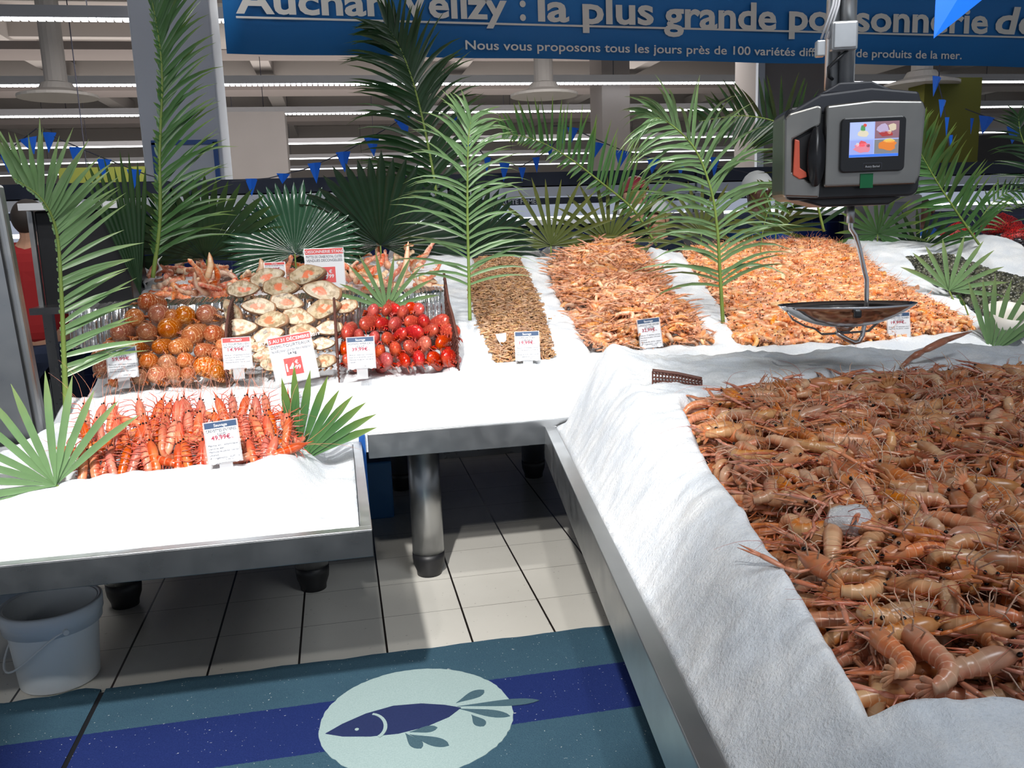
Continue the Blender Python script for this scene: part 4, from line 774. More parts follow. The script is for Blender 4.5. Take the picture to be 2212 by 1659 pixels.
protoN = [make_langoustine(*a) for a in ((.5, .5, .9, 1.2, .115), (1.9, 1.2, .5, 1.4, .11), (2.9, .6, 1.5, .9, .115), (1.1, 1.6, 1.1, 1.8, .11), (2.4, .3, .6, .5, .12))]
for a_ in ((1.6, .5, .9, 1.0, .115), (2.6, .9, .4, .7, .115)):
    t = make_langoustine(*a_); protoN.append(t)
    for ch in t.children:
        if ch.name.startswith(('claw', 'feeler')): ch.rotation_euler = (-1.45, 0, 0)
proto_kids(None)
def drop_protos(lst):
    for t in lst:
        for c in KIDS.get(t.name, []): bpy.data.objects.remove(c)
        bpy.data.objects.remove(t)
def place(o, p, R3, s=1.): o.matrix_world = T(p) @ R3.to_4x4() @ Matrix.Scale(s, 4)
def in_frame(p, mrg=40):
    d = np.array(p)-C; z = d@F
    if z < .1: return False
    u = 1106+FPX*(d@R)/z; v = 829.5-FPX*(d@U)/z; return -mrg < u < 2212+mrg and -mrg < v < 1659+mrg
def rows_label(items, keyY, keyX, band):                     # band index from the front, order from the left
    d = {}
    for it in items: d.setdefault(int(keyY(it)//band), []).append(it)
    out = []
    for bi, k in enumerate(sorted(d)):
        for xi, it in enumerate(sorted(d[k], key=keyX)): out.append((it, bi, xi))
    return out
# ---- foreground heap (raw langoustines), placed in three layers
def zpile(x, y): return PIL[0]+PIL[2]*(y-PIL[1])
polyW = [tuple((MR @ Vector((x, y, 0)))[:2]) for x, y in P_FG]
def hump(x, y, poly, h, w_): d = -float(poly_sd(poly, np.array([x]), np.array([y]))[0]); return h*float(smooth(d/w_))
items = []
for lay, (sp_, zz) in enumerate(((.050, -.05), (.058, -.022), (.062, .012))):
    for x, y in fill(polyW, sp_, .42, .035 if lay == 0 else .04 if lay == 1 else .06):
        z = zpile(x, y)+hump(x, y, polyW, .045, .25)+zz-.01+random.uniform(-.006, .008)
        if in_frame((x, y, z), 110): items.append((x, y, z, lay))
pose_names = ('back-up', 'side-lying', 'belly-up'); recs = []; low = []
items.sort(key=lambda r: (-r[3], r[1]))
for x, y, z, lay in items:
    pose = random.choices((0, 1, 2), (.48, .44, .08))[0]; k = random.randrange(5) if pose != 1 else random.choice((5, 6)); yw = random.uniform(0, 2*math.pi)
    if poly_sd(polyW, np.array([x+.11*math.cos(yw)]), np.array([y+.11*math.sin(yw)]))[0] > 0: yw += math.pi
    R3 = Matrix.Rotation(yw, 3, 'Z') @ Matrix.Rotation(random.uniform(-.25, .25), 3, 'Y') @ Matrix.Rotation((random.uniform(-.4, .4), random.uniform(1.2, 1.7), math.pi+random.uniform(-.5, .5))[pose], 3, 'X')
    if len(recs) < 296: recs.append((x, y, z, lay, pose, k, R3))
    else: low.append(T((x, y, z-.01)) @ rotz(yw) @ rotx(random.uniform(-.4, .4)))
for (rc, bi, xi) in rows_label(recs, lambda r: r[1], lambda r: r[0], .10):
    x, y, z, lay, pose, k, R3 = rc
    src = protoN[k]
    if lay < 2:
        o = src.copy(); COL.objects.link(o)
        for ch in KIDS[src.name]:
            if not ch.name.startswith(('feeler', 'eye')): c = ch.copy(); COL.objects.link(c); c.parent = o
    else: o = copy_tree(src)
    place(o, (x, y, z), R3, random.uniform(.90, 1.15))
    tag(o, '%s raw langoustine, %s from left in %s band behind the front ice' % (pose_names[pose], ordn(xi), ordn(bi)), 'langoustine', 'raw langoustines in the foreground heap')
lowM = low
drop_protos(protoN)
# single big claw sticking out at the top of the heap, ice lump and wicker piece
p = Sl(1950, 805, *PIL); o = claw_mb(1, .30, .0, .03, .0, 1.25, .05).build('langoustine_claw', S_NEPC, smooth=True); q = Yp(2045, 772, float(p[1])+.02); dd = Vector(q-p); o.location = Vector(p)-dd*.35+Vector((0, 0, .02)); o.rotation_euler = dd.to_track_quat('X', 'Z').to_euler()
tag(o, 'long single orange claw jutting up over the far edge of the raw heap', 'claw')
ip = Sl(1835, 1175, *PIL); P = []
g = MB(); g.lathe([(.001, .03)]+[(.040*math.sin(a)*(1+.0), .032*math.cos(a)) for a in np.linspace(.3, 2.9, 9)], 16)
g.v = [tuple(Vector(v_)*(1+.25*noise.noise(Vector(v_)*55))) for v_ in g.v]
M_LUMP, nt, b = newmat('clear_ice'); b.inputs['Base Color'].default_value = (.75, .76, .80, 1); b.inputs['Roughness'].default_value = .25; b.inputs['Transmission Weight'].default_value = .35; bump(nt, b, noi(nt, 120, 3), .8, .005)
o = g.build('ice_lump', M_LUMP, smooth=True); o.location = ip+np.array([0, 0, .045]); o.scale = (1.1, 1.0, .9); tag(o, 'translucent lump of ice lying on the raw langoustines', 'ice lump')
def wicker(name, label, pts, hs_, th=.008, nrow=9):
    t = empty(name, (0, 0, 0)); tag(t, label, 'wicker panel', None); n = len(pts); g = MB(); tot = 60
    def at(s_):
        q = s_*(n-1); i = min(int(q), n-2); f = q-i; a = np.array(pts[i])*(1-f)+np.array(pts[i+1])*f; return a, hs_[i]*(1-f)+hs_[i+1]*f
    a0, a1 = np.array(pts[0]), np.array(pts[-1]); d = a1-a0; d = d/np.linalg.norm(d); nr = np.array([d[1], -d[0], 0])
    for r_ in range(nrow):
        line = []
        for k in range(tot+1): p_, h_ = at(k/tot); line.append(tuple(p_+np.array([0, 0, h_*(r_+.5)/nrow])+nr*th*.45*math.sin(k*math.pi*.5+r_*math.pi)))
        g.tube(line, [(hs_[0]*.0+.0028, .0030)]*(tot+1), 5)
    g.build('weave', M_WICK, t, smooth=True); g = MB()
    for k in range(0, tot+1, 4): p_, h_ = at(k/tot); g.tube([tuple(p_-np.array([0, 0, .02])), tuple(p_+np.array([0, 0, h_]))], .0026, 5)
    g.build('stake', M_WICK, t); g = MB(); g.tube([tuple(at(k/20)[0]+np.array([0, 0, at(k/20)[1]+.003])) for k in range(21)], .0055, 6); g.build('border', M_WICK, t, smooth=True); return t
w0, w1 = Sl(1422, 842, *PIL), Sl(1530, 842, *PIL); wicker('wicker_panel', 'piece of brown wicker edging lying at the far corner of the raw heap', [w0+np.array([0, .05, .0]), (w0+w1)/2+np.array([0, .05, .0]), w1+np.array([0, .05, -.005])], [.05, .04, .028], nrow=4)
def stk(u, v, dz=0): p_ = Sl(u, v, *STK); return p_+np.array([0, 0, dz])
zb_ = lambda Y: .93+.05*(Y-3.3)
def wdiv(x, hsx, label, x2=None): return wicker('wicker_panel', label, [np.array([x+(x2-x if x2 else 0)*k, 3.26+.42*k, .90+.16*k]) for k in (0, .33, .66, 1)], hsx, nrow=12)
wdiv(Yp(487, 800, 3.26)[0], [.10, .15, .16, .13], 'dark brown wicker divider between the lobster tails and the crab halves')
wdiv(Yp(731, 800, 3.26)[0], [.08, .12, .13, .11], 'dark brown wicker divider between the crab halves and the lobsters')
wdiv(Yp(990, 775, 3.26)[0], [.13, .15, .14, .20], 'wavy topped brown wicker screen at the right end of the lobsters', x2=Yp(962, 660, 3.68)[0])
# ---- white card behind the tails, foil step, paper
a = Yp(150, 668, 3.85); b_ = Yp(960, 625, 3.85); g = MB(); n = 260; P = []
for i, (dy, dz) in enumerate(((-.02, -.16), (-.01, -.05), (.0, -.005), (.03, .0), (.18, .01))):
    P.append([(a[0]+(b_[0]-a[0])*j/n, 3.83+dy+.002*math.sin(j*.3+i)+random.uniform(-.003, .003), a[2]+(b_[2]-a[2])*j/n*.15+dz+.003*math.sin(j*.23+i*2)+random.uniform(-.003, .003)) for j in range(n+1)])
o = MB().grid(P).build('foil_covered_step', M_ALU, smooth=False); sm = o.modifiers.new('s', 'SOLIDIFY'); sm.thickness = .004; tag(o, 'step wrapped in crinkled foil behind the lobster tails and lobsters', 'foil')
def paper(u0, v0, u1, v1, Y, label, hgt, seed):
    a = Yp(u0, v0, Y); b_ = Yp(u1, v1, Y); P = []; random.seed(seed)
    for i in range(7):
        t_ = i/6; P.append([tuple(a*(1-j/14)+b_*(j/14)+np.array([.012*math.sin(j*1.9+i), .03*math.sin(j*1.1+seed)+.10*t_*.4, -.05+(hgt*(.75+.35*math.sin(j*1.4+seed)+.12*math.sin(j*3.7)))*t_])) for j in range(15)])
    o = MB().grid(P).build('paper_sheet', M_PAPER, smooth=True); sm = o.modifiers.new('s', 'SOLIDIFY'); sm.thickness = .0015; return tag(o, label, 'paper')
paper(1105, 560, 1260, 560, 5.0, 'crumpled white paper sheet standing behind the brown shrimps', .20, 2)
paper(770, 560, 950, 560, 4.95, 'crumpled white paper sheet behind the king crab claws', .10, 5)
paper(270, 640, 345, 560, 4.55, 'white paper corner left of the king crab legs', .06, 8)
paper(1620, 525, 1820, 515, 5.0, 'white paper sheet lining the back of the pink shrimp heap', .05, 11); random.seed(21)
paper(1470, 545, 1600, 535, 5.0, 'white paper sheet behind the left end of the pink shrimps', .04, 14)
# ---- spiny lobster tails
def tail_obj(r, name, m, ax=1., az=1., gr=.025):
    g = MB(); n = 16; pts = []; rad = []
    for i in range(n+1):
        t_ = i/n; a = -.9+2.9*t_; pts.append((0, -math.cos(a)*r*.55*(1 if a > 0 else 1.2)+(.045*(-a) if a < 0 else 0), math.sin(-a+.3)*r*.50)); rad.append(r*(.80+.22*math.sin(math.pi*min(1, t_*1.15)))*(1-.05*((i % 2)))*(1 if t_ < .8 else 1-(t_-.8)*2.3))
    g = MB(); prof = []
    # bulging tail seen from its rounded end; axis along y, slight ring steps
    pts = []; rad = []
    for i in range(25):
        t_ = i/24; y = .072-.072*1.5*t_; s_ = (i % 3)/3
        e_ = math.sqrt(max(0, 1-max(0, (t_-.55)/.45)**2.2)); pts.append((0, y-.0, -.012*(1-t_)**2)); rad.append((ax*r*(.92+.08*math.sin(t_*3))*e_*(1-gr*s_)+.0008, az*r*e_*(1-gr*s_)+.0008))
    g.tube(pts, rad, 20, up=(0, 0, 1)); o = g.build(name, m, smooth=True)
    f = MB()
    for k in (-1, 1):
        for j in range(3): f.tube([(k*r*.72, -.012+.018*j, -r*.50), (k*r*1.12, -.020+.018*j, -r*.66), (k*r*1.18, -.030+.018*j, -r*.95)], [.004, .0034, .001], 5)
    f.build('side_spikes', m, o, smooth=True)
    tf = MB()
    for k in (-1, 0, 1): tf.tube([(k*r*.3, -.004, -r*.85), (k*r*.55, .012, -r*1.02), (k*r*.7, .034, -r*1.05)], [(.007, .002), (.011, .0025), (.005, .001)], 6)
    tf.build('tail_fan', m, o, smooth=True); return o
pt = tail_obj(.036, 'spiny_lobster_tail', S_TAIL); proto_kids(None)
tails = [(318, 652, 20), (291, 686, 20), (343, 678, 22), (398, 681, 21), (445, 678, 21), (259, 717, 21), (316, 717, 21), (363, 710, 22), (415, 724, 22), (460, 721, 20), (293, 751, 17), (344, 749, 16), (381, 750, 17), (436, 758, 17), (471, 767, 15), (219, 793, 17), (320, 780, 19), (360, 783, 18), (399, 778, 17), (440, 791, 21), (301, 813, 16), (337, 809, 18), (374, 805, 17), (405, 806, 14), (468, 803, 16), (248, 822, 14), (371, 682, 15), (262, 765, 16), (234, 752, 15), (480, 745, 14), (278, 790, 15), (210, 770, 13)]
rowsT = rows_label(tails, lambda t_: -t_[1], lambda t_: t_[0], 34)
def stackz(u, v, r_px, pl):
    p = Sl(u, v, *pl); return p
for (u, v, r_), bi, xi in rowsT:
    o = copy_tree(pt); p = stackz(u, v, r_, STK); dpt = float((p-C)@F); s_ = r_*dpt/FPX/.036*1.06
    side = (u, v) == (440, 791)
    R3 = Matrix.Rotation((random.uniform(-.5, .35) if not side else -1.25), 3, 'Z') @ Matrix.Rotation(random.uniform(-.35, .15), 3, 'X') @ Matrix.Rotation(random.uniform(-.4, .4), 3, 'Y')
    place(o, p, R3, s_); tag(o, 'orange banded spiny lobster tail, %s from the left in the %s row up' % (ordn(xi), ordn(bi)), 'lobster tail', 'spiny lobster tails stacked at the left')
drop_protos([pt])
# ---- lobsters (red, stacked round end outward)
pl_ = tail_obj(.027, 'lobster', S_LOB, .86, 1.10, .07); cl = claw_mb(1, .11, .5, .0, .4, 1.9).build('claw', S_LOB, pl_, smooth=True); cl.rotation_euler = (.4, 0, 1.6); cl.location = (.012, .02, -.018)
for k in (-1, 1): o = leg_mb(0, k, .045, .3, .02, .0022).build('leg', S_LOB, pl_, smooth=True); o.location = (0, .01, -.012)
KIDS.clear(); proto_kids(None)
_c7 = [(1200, 940, 75), (1345, 925, 62), (1440, 915, 55), (1515, 950, 72), (1600, 905, 62), (1680, 920, 66), (1130, 1070, 76), (1285, 1070, 66), (1425, 1075, 74), (1590, 1045, 62), (1735, 1045, 72), (1925, 1055, 84), (930, 1160, 78), (1050, 1190, 62), (1215, 1215, 66), (1345, 1225, 66), (1500, 1180, 66), (1655, 1160, 78), (1825, 1140, 68), (2040, 1155, 78), (905, 1340, 66), (1270, 1360, 68), (1435, 1335, 74), (1585, 1315, 72), (1745, 1285, 80), (1920, 1270, 74), (1340, 1455, 78), (1540, 1465, 62), (1685, 1440, 72), (1830, 1430, 68), (1990, 1420, 84), (935, 1450, 62), (1080, 1340, 60), (1120, 1450, 60), (1240, 1490, 50)]
lob = [(560+x*.20493, 480+y*.20493, r_*.20493) for x, y, r_ in _c7]
for (u, v, r_), bi, xi in rows_label(lob, lambda t_: -t_[1], lambda t_: t_[0], 25):
    o = copy_tree(pl_); p = stackz(u, v, r_, STK); dpt = float((p-C)@F); s_ = r_*dpt/FPX/.027*1.06
    place(o, p, Matrix.Rotation(random.uniform(-.7, .6), 3, 'Z') @ Matrix.Rotation(random.uniform(-.5, .2), 3, 'X') @ Matrix.Rotation(random.uniform(-.4, .4), 3, 'Y'), s_)
    tag(o, 'bright red cooked lobster, %s from the left in the %s row up' % (ordn(xi), ordn(bi)), 'lobster', 'red lobsters stacked beside the brown shrimps')
drop_protos([pl_])
# ---- crab halves
m, nt, b = newmat('crab_cut_face'); uv = N(nt, 'ShaderNodeUVMap').outputs[0]; s = N(nt, 'ShaderNodeSeparateXYZ'); L(nt, uv, s.inputs[0]); r1 = rnd(nt)
vec = N(nt, 'ShaderNodeVectorMath', operation='ADD'); L(nt, N(nt, 'ShaderNodeTexCoord').outputs['Object'], vec.inputs[0]); cb = N(nt, 'ShaderNodeCombineXYZ'); L(nt, mth(nt, 'MULTIPLY', r1, 9.), cb.inputs[0]); L(nt, cb.outputs[0], vec.inputs[1])
n1 = noi(nt, 26, 4, vec.outputs[0]); n2 = noi(nt, 60, 4, vec.outputs[0]); rad_ = mth(nt, 'ADD', s.outputs[0], mth(nt, 'MULTIPLY', mth(nt, 'SUBTRACT', n1, .5), .75))
c = mixc(nt, ramp(nt, n2, ((.40, 0.), (.60, 1.))), (.62, .50, .33), (.32, .23, .12)); c = mixc(nt, ramp(nt, n1, ((.60, 0.), (.66, .85))), c, (.12, .10, .08))
c = mixc(nt, ramp(nt, rad_, ((.30, 1.), (.46, 0.))), c, (.78, .20, .09)); c = mixc(nt, ramp(nt, noi(nt, 40, 2, vec.outputs[0]), ((.52, 0.), (.58, .8))), c, (.62, .54, .40))
rgx = mth(nt, 'SINE', mth(nt, 'MULTIPLY', rad_, 75.)); c = mixc(nt, mth(nt, 'MULTIPLY', ramp(nt, s.outputs[0], ((.62, 0.), (.75, .6))), ramp(nt, rgx, ((.5, 0.), (.8, 1.)))), c, (.28, .19, .13)); L(nt, c, b.inputs['Base Color']); b.inputs['Roughness'].default_value = .4; bump(nt, b, n2, .6, .003); M_CUT = m
M_CSH = mat('crab_shell', (.36, .20, .11), .5, nz=(40, .4), bmp=(60, .5))
def crab_half():
    def out(s_, y): 
        r_ = []
        for k in range(28):
            a = 2*math.pi*k/28; x = .058*math.cos(a)*s_; z = (.036 if math.sin(a) > 0 else .028)*math.sin(a)*s_*(1-.36*math.cos(a))*(1+.04*math.sin(5*a)); r_.append((x+(-.012*s_ if math.cos(a) < -.9 else 0), y, z))
        return r_
    g = MB(); rows = [out(.80, -.006), out(1.0, -.004), out(1.04, .004), out(1.0, .018), out(.86, .034), out(.6, .046), out(.2, .052)]
    rows = [r_+[r_[0]] for r_ in rows]; g.grid(rows[::-1]); t = g.build('crab_half', M_CSH, smooth=True)
    f = MB(); rows = [out(q, -.0065+.0012*math.sin(q*40)) for q in (.001, .2, .4, .6, .8, .93)]; rows = [r_+[r_[0]] for r_ in rows]; f.grid(rows[::1]); f.uv = [[(1-(1-u_[0]), u_[1]) for u_ in q] for q in f.uv]; f.build('cut_face', M_CUT, t, smooth=True)
    for k in range(3): MB().tube([(.02-.03*k, .02, -.030), (.035-.035*k, .00, -.040), (.03-.035*k, -.012, -.046)], [.006, .005, .002], 6).build('leg_stump', M_CSH, t, smooth=True)
    return t
pcx = crab_half(); KIDS.clear(); proto_kids(None)
_c3 = [(1530, 150, 130), (1640, 235, 138), (1860, 130, 142), (1215, 440, 118), (1430, 395, 125), (1690, 360, 125), (1950, 265, 145), (1995, 410, 135), (1535, 510, 128), (1785, 485, 125), (1300, 570, 132), (1540, 630, 118), (2010, 575, 105), (1985, 700, 90), (1825, 600, 112), (2150, 400, 95), (1330, 250, 118), (1410, 730, 75), (1470, 810, 95), (1970, 850, 95), (1230, 910, 90), (1560, 880, 90), (1680, 720, 100), (1330, 700, 90), (1820, 720, 100), (1560, 770, 95), (1850, 880, 90), (1290, 820, 90)]
for (u, v, r_), bi, xi in rows_label([(180+x*.2622, 560+y*.2622, r_*.2622) for x, y, r_ in _c3], lambda t_: -t_[1], lambda t_: t_[0], 27):
    o = copy_tree(pcx); p = Sl(u, v, *STK); dpt = float((p-C)@F); s_ = r_*dpt/FPX/.058
    tilt = 1.15 if (r_ < 32 and u < 520 and v < 690 and v > 665) else random.uniform(-.35, .25)
    place(o, p, Matrix.Rotation(random.uniform(-.25, .2)-.1, 3, 'Z') @ Matrix.Rotation(random.uniform(-.45, -.15), 3, 'X') @ Matrix.Rotation(tilt, 3, 'Y') @ Matrix.Scale(random.choice((-1, 1)), 3, (1, 0, 0)), s_)
    tag(o, 'brown crab half, cut side out, %s from the left in the %s row up' % (ordn(xi), ordn(bi)), 'crab half', 'crab halves stacked in the middle')
drop_protos([pcx])
# ---- king crab legs
def kleg(L_, r, bend, m):
    g = MB(); pts = []; rad = []
    for i in range(22):
        t_ = i/21; a = bend*t_*t_; pts.append((L_*t_*math.cos(a*.6), L_*.5*math.sin(a)*t_, 0)); j = (t_*3) % 1; rad.append(r*(1-.5*t_)*(.72+.42*abs(math.sin(math.pi*(j+.5)))) if i < 21 else .001)
    g.tube(pts, rad, 9)
    for i in range(26): q = random.random()*.85; k = int(q*21); a = random.random()*6.28; pp = Vector(pts[k]); d_ = Vector((0, math.cos(a), math.sin(a))); g.tube([pp+d_*rad[k]*.8, pp+d_*(rad[k]+.006)], [.0025, .0004], 4)
    return g
pk = [kleg(.24, .020, .9, 0).build('king_crab_leg', S_KING, smooth=True), kleg(.20, .018, 1.6, 0).build('king_crab_leg', S_KING, smooth=True), kleg(.13, .024, .3, 0).build('king_crab_leg', S_KINGW, smooth=True), kleg(.17, .019, .6, 0).build('king_crab_leg', S_KING, smooth=True)]
kl = []
for i in range(52): kl.append((random.uniform(335, 560), random.uniform(590, 652), 0))
for i in range(16): kl.append((random.uniform(560, 690), random.uniform(570, 620), 0))
for i in range(44): kl.append((random.uniform(752, 935), random.uniform(565, 645), 1))
for i, ((u, v, sd), bi, xi) in enumerate(rows_label(kl, lambda t_: -t_[1]+1000*t_[2], lambda t_: t_[0], 25)):
    o = random.choice(pk).copy(); COL.objects.link(o); dome = .05+.12*random.random(); p = Sl(u, v+8, 1.03, 4.0, .24)+np.array([0, 0, dome*.4])
    place(o, p, Matrix.Rotation(random.uniform(0, 6.28), 3, 'Z') @ Matrix.Rotation(random.uniform(-.5, .2), 3, 'Y') @ Matrix.Rotation(random.uniform(0, 6.28), 3, 'X'), random.uniform(.8, 1.1))
    tag(o, 'king crab leg piece %s, %s from left in %s row up' % (('behind the lobster tails', 'behind the red lobsters')[sd], ordn(xi), ordn(bi)), 'crab leg', ('king crab legs behind the spiny lobster tails', 'king crab legs behind the lobsters')[sd])
for (u0, v0, u1, v1, lab) in ((448, 600, 452, 545, 'thin orange king crab leg pointing straight up behind the lobster tails'), (862, 618, 882, 522, 'curved orange king crab claw pointing straight up at the right pile'), (560, 590, 562, 558, 'short king crab leg tip pointing up between the two big fans'), (905, 600, 945, 610, 'orange and black tipped king crab claw leaning right beside the vertical one')):
    a = Yp(u0, v0, 4.35); b_ = Yp(u1, v1, 4.35); m_ = (a+b_)/2+np.array([.012, 0, 0]); o = MB().tube([a, m_*.5+a*.5, m_, m_*.4+b_*.6, b_], [.019, .016, .017, .011, .002], 9, up=(0, 1, 0)).build('king_crab_leg', S_KING, smooth=True); tag(o, lab, 'crab leg')
for o in pk: bpy.data.objects.remove(o)
# ---- large red shrimps
def make_red(curl):
    g, ab = body_mb(.150, .0135, curl, seg=6, n=12, head=.40, rost=.30, saw=.10, flat_=1.15); t = g.build('red_shrimp', S_RED, smooth=True); tail_fan(ab, .012).build('tail_fan', S_RED, t, smooth=True)
    for k in range(5):
        for s_ in (-1, 1): leg_mb(.045-.012*k, s_, .034, .7-.3*k, .022, .0014).build('leg', M_LEGR, t)
    for s_ in (-1, 1): sphere('eye', (.056, s_*.007, .006), (.003, .0026, .003), M_EYE, t, 8); ant_mb(s_, .17, .25, .0005, .06).build('feeler', M_ANTP, t)
    g = MB()
    for k in range(10): a = ab[min(len(ab)-1, 1+k)]; s_ = (-1)**k; g.tube([(a[0], s_*.006, a[2]-.008), (a[0]+.006, s_*.008, a[2]-.022)], [.003, .001], 4)
    g.build('swimmerets', M_LEGR, t); return t
pr = [make_red(c_) for c_ in (1.7, 2.3, 1.2)]; KIDS.clear(); proto_kids(None)
sh = []
for row, (v0, v1, n_, ju) in enumerate(((1015, 980, 20, 6), (982, 948, 19, 8), (950, 922, 19, 8), (922, 902, 20, 8))):
    ua, ub = (178, 612) if row < 2 else (195, 618)
    for k in range(n_): t_ = k/(n_-1); sh.append((ua+(ub-ua)*t_+random.uniform(-ju, ju), v0+(v1-v0)*t_+random.uniform(-5, 5), row))
for (u, v, row), bi, xi in rows_label(sh, lambda t_: t_[2], lambda t_: t_[0], 1):
    o = copy_tree(random.choice(pr)); p = Sl(u, v, .83, 2.5, .42)+np.array([0, 0, .012*(row % 2)]); up = Vector((random.uniform(-.30, .30), .55, .75)).normalized() if random.random() < .82 else Vector((random.choice((-1, 1)), .35, .2)).normalized()
    outw = Vector((random.choice((-1, 1))*random.uniform(.6, 1), -.5, .35)); z_ = (outw-up*outw.dot(up)).normalized(); y_ = z_.cross(up)
    M3 = Matrix(((up.x, y_.x, z_.x), (up.y, y_.y, z_.y), (up.z, y_.z, z_.z))); place(o, Vector(p)+up*.01, M3, random.uniform(.86, 1.02))
    tag(o, 'large red orange whole shrimp, %s from the left in the %s row from the front' % (ordn(xi), ordn(bi)), 'shrimp', 'large red shrimps in the front left tray')
drop_protos(pr)
# ---- heaps of smaller ones: individuals nearest to the viewer, the rest one uncountable mass
def shrimp_lo(L_, r, curl, n=7, whisk=True):
    g, ab = body_mb(L_, r, curl, seg=5, n=n, head=.40, rost=.35, saw=.08, ns=2); e = tail_fan(ab, r*.9, .6)
    b0 = len(g.v); g.v += e.v; g.f += [tuple(i+b0 for i in f) for f in e.f]; g.uv += e.uv; g.m += e.m
    if whisk:
        for s_ in (-1, 1):
            for k in range(3): g.tube([(L_*.2-k*L_*.09, s_*r*.5, -r*.6), (L_*.24-k*L_*.09, s_*r*1.3, -r*1.7), (L_*.30-k*L_*.09, s_*r*1.1, -r*2.6)], [r*.12, r*.1, r*.04], 3)
            g.tube([(L_*.4, s_*r*.3, 0), (L_*.6, s_*r*1.5, r*.6), (L_*.8, s_*r*3, -r*.4)], [r*.07, r*.06, r*.03], 3)
            g.tube([(L_*.33, s_*r*.55, r*.25), (L_*.33+r*.25, s_*r*.8, r*.35)], [r*.22, r*.18], 5, mi=1)
    return g
def cell(u, v, us, vs, unames, vnames):
    return vnames[sum(v < q for q in vs)], unames[sum(u > q for q in us)]
def pix(p): d = np.array(p)-C; z = d@F; return 1106+FPX*(d@R)/z, 829.5-FPX*(d@U)/z
def heap(name, cat, poly, pl, sps, hmp, hw, protos, mats, n_ind, label, group, mass, scl, us, vs, un, vn, zoff=0., roll=1.45, inset=.012):
    mats = mats if isinstance(mats, list) else [mats]; cand = []
    for lay, sp_ in enumerate(sps):
        for x, y in fill(poly, sp_, .45, inset):
            z = pl[0]+pl[2]*(min(y, 4.8)-pl[1])+zoff+hump(x, y, poly, hmp, hw)+lay*scl*.006-.012
            cand.append((x, y, z, lay))
    cand = [c_ for c_ in cand if in_frame(c_[:3], 30)]; cand.sort(key=lambda c_: (-c_[3], (c_[0]-C[0])**2+(c_[1]-C[1])**2)); Ms = []
    meshes = [g_.mesh(name, mats) for g_ in protos]
    for i, (x, y, z, lay) in enumerate(cand):
        R3 = Matrix.Rotation(random.uniform(0, 6.28), 3, 'Z') @ Matrix.Rotation(random.uniform(-.35, .35), 3, 'Y') @ Matrix.Rotation(random.choice((random.uniform(-.6, .6), random.choice((-1, 1))*roll)), 3, 'X')
        if i < n_ind:
            o = ob(name, random.choice(meshes)); place(o, (x, y, z), R3, scl*random.uniform(.85, 1.12)); a, b_ = cell(*pix((x, y, z)), us, vs, un, vn); tag(o, label % (a, b_), cat, group)
        else: Ms.append(T((x, y, z)) @ R3.to_4x4() @ Matrix.Scale(scl*random.uniform(.85, 1.12), 4))
    if Ms: random.shuffle(Ms); o = scatter(mass[0], protos, mats, Ms); tag(o, mass[1], cat, None, 'stuff')
heap('pink_shrimp', 'shrimp', P_PINK, BED, (.040, .040, .042), .055, .30, [shrimp_lo(.088, .0100, c_) for c_ in (1.0, 1.7, 2.3)], [S_PINK, M_EYE], 300,
     'orange shrimp in wide heap, %s, %s', 'orange pink shrimps in the wide heap', ('pink_shrimp_heap', 'mass of cooked orange pink shrimps making up the wide heap behind the scale pan'), 1.22,
     (1650, 1720, 1800, 1900, 2000), (700, 660, 610), ('beside the palm stem', 'just right of the palm stem', 'under the left end of the pan', 'under the middle of the pan', 'beside the price card', 'at its right tip'), ('along the front ice', 'near the front', 'halfway up', 'far up the slope'), inset=.035)
gN = []
for c_, s1 in ((1.9, .3), (1.0, .8), (2.6, .5), (.5, .2)):
    g, ab = body_mb(.115, .0125, c_, seg=6, n=8, ns=2); 
    for e in (tail_fan(ab, .011), claw_mb(1, .105, s1, .008, .4, 1.15), claw_mb(-1, .10, s1*.8, .0, .3, 1.15)):
        b0 = len(g.v); g.v += e.v; g.f += [tuple(i+b0 for i in f) for f in e.f]; g.uv += e.uv; g.m += [1 if e.m is not None and len(e.f) > 60 else 0]*len(e.m)
    for s_ in (-1, 1):
        for k in range(3): e = leg_mb(.03-.012*k, s_, .042, .5-.4*k, .01, .0013); b0 = len(g.v); g.v += e.v; g.f += [tuple(i+b0 for i in f) for f in e.f]; g.uv += e.uv; g.m += [1]*len(e.m)
    gN.append(g)
o = scatter('raw_langoustine_heap', gN, [S_NEP, S_NEPC], [M_ @ Matrix.Scale(1.15, 4) for M_ in lowM]); tag(o, 'lower layers of raw langoustines inside the foreground heap', 'langoustine', None, 'stuff')
heap('cooked_langoustine', 'langoustine', P_LANG, BED, (.060, .058, .060), .10, .25, gN, [S_CKN, S_CKC], 300,
     'cooked langoustine in the middle heap, %s, %s', 'cooked langoustines in the middle heap', ('cooked_langoustine_heap', 'mass of cooked langoustines at the back of the middle heap'), .95,
     (1260, 1320, 1390, 1460), (710, 660, 610, 570), ('at its left edge', 'left of its centre', 'at its centre', 'right of its centre', 'at its right edge'), ('along the front ice', 'behind the price card', 'halfway up', 'near the top', 'on the crest'), roll=.5, inset=.045)
heap('brown_shrimp', 'shrimp', P_GREY, BED, (.018, .018, .0185), .03, .12, [shrimp_lo(.046, .0042, c_, 5, False) for c_ in (1.6, 2.6)], [S_GREY], 300,
     'tiny brown shrimp in the narrow strip, %s, %s', 'tiny brown shrimps in the narrow strip', ('brown_shrimp_heap', 'mass of tiny brown shrimps filling the narrow strip between two ice ridges'), 1.02,
     (1090, 1120, 1150, 1175), (765, 750, 735, 720), ('at its left side', 'left of the price card', 'behind the price card', 'right of the price card', 'at its right side'), ('along the front ice', 'near the front', 'level with the card', 'just above the card', 'further up the slope'), zoff=.01, inset=.004)
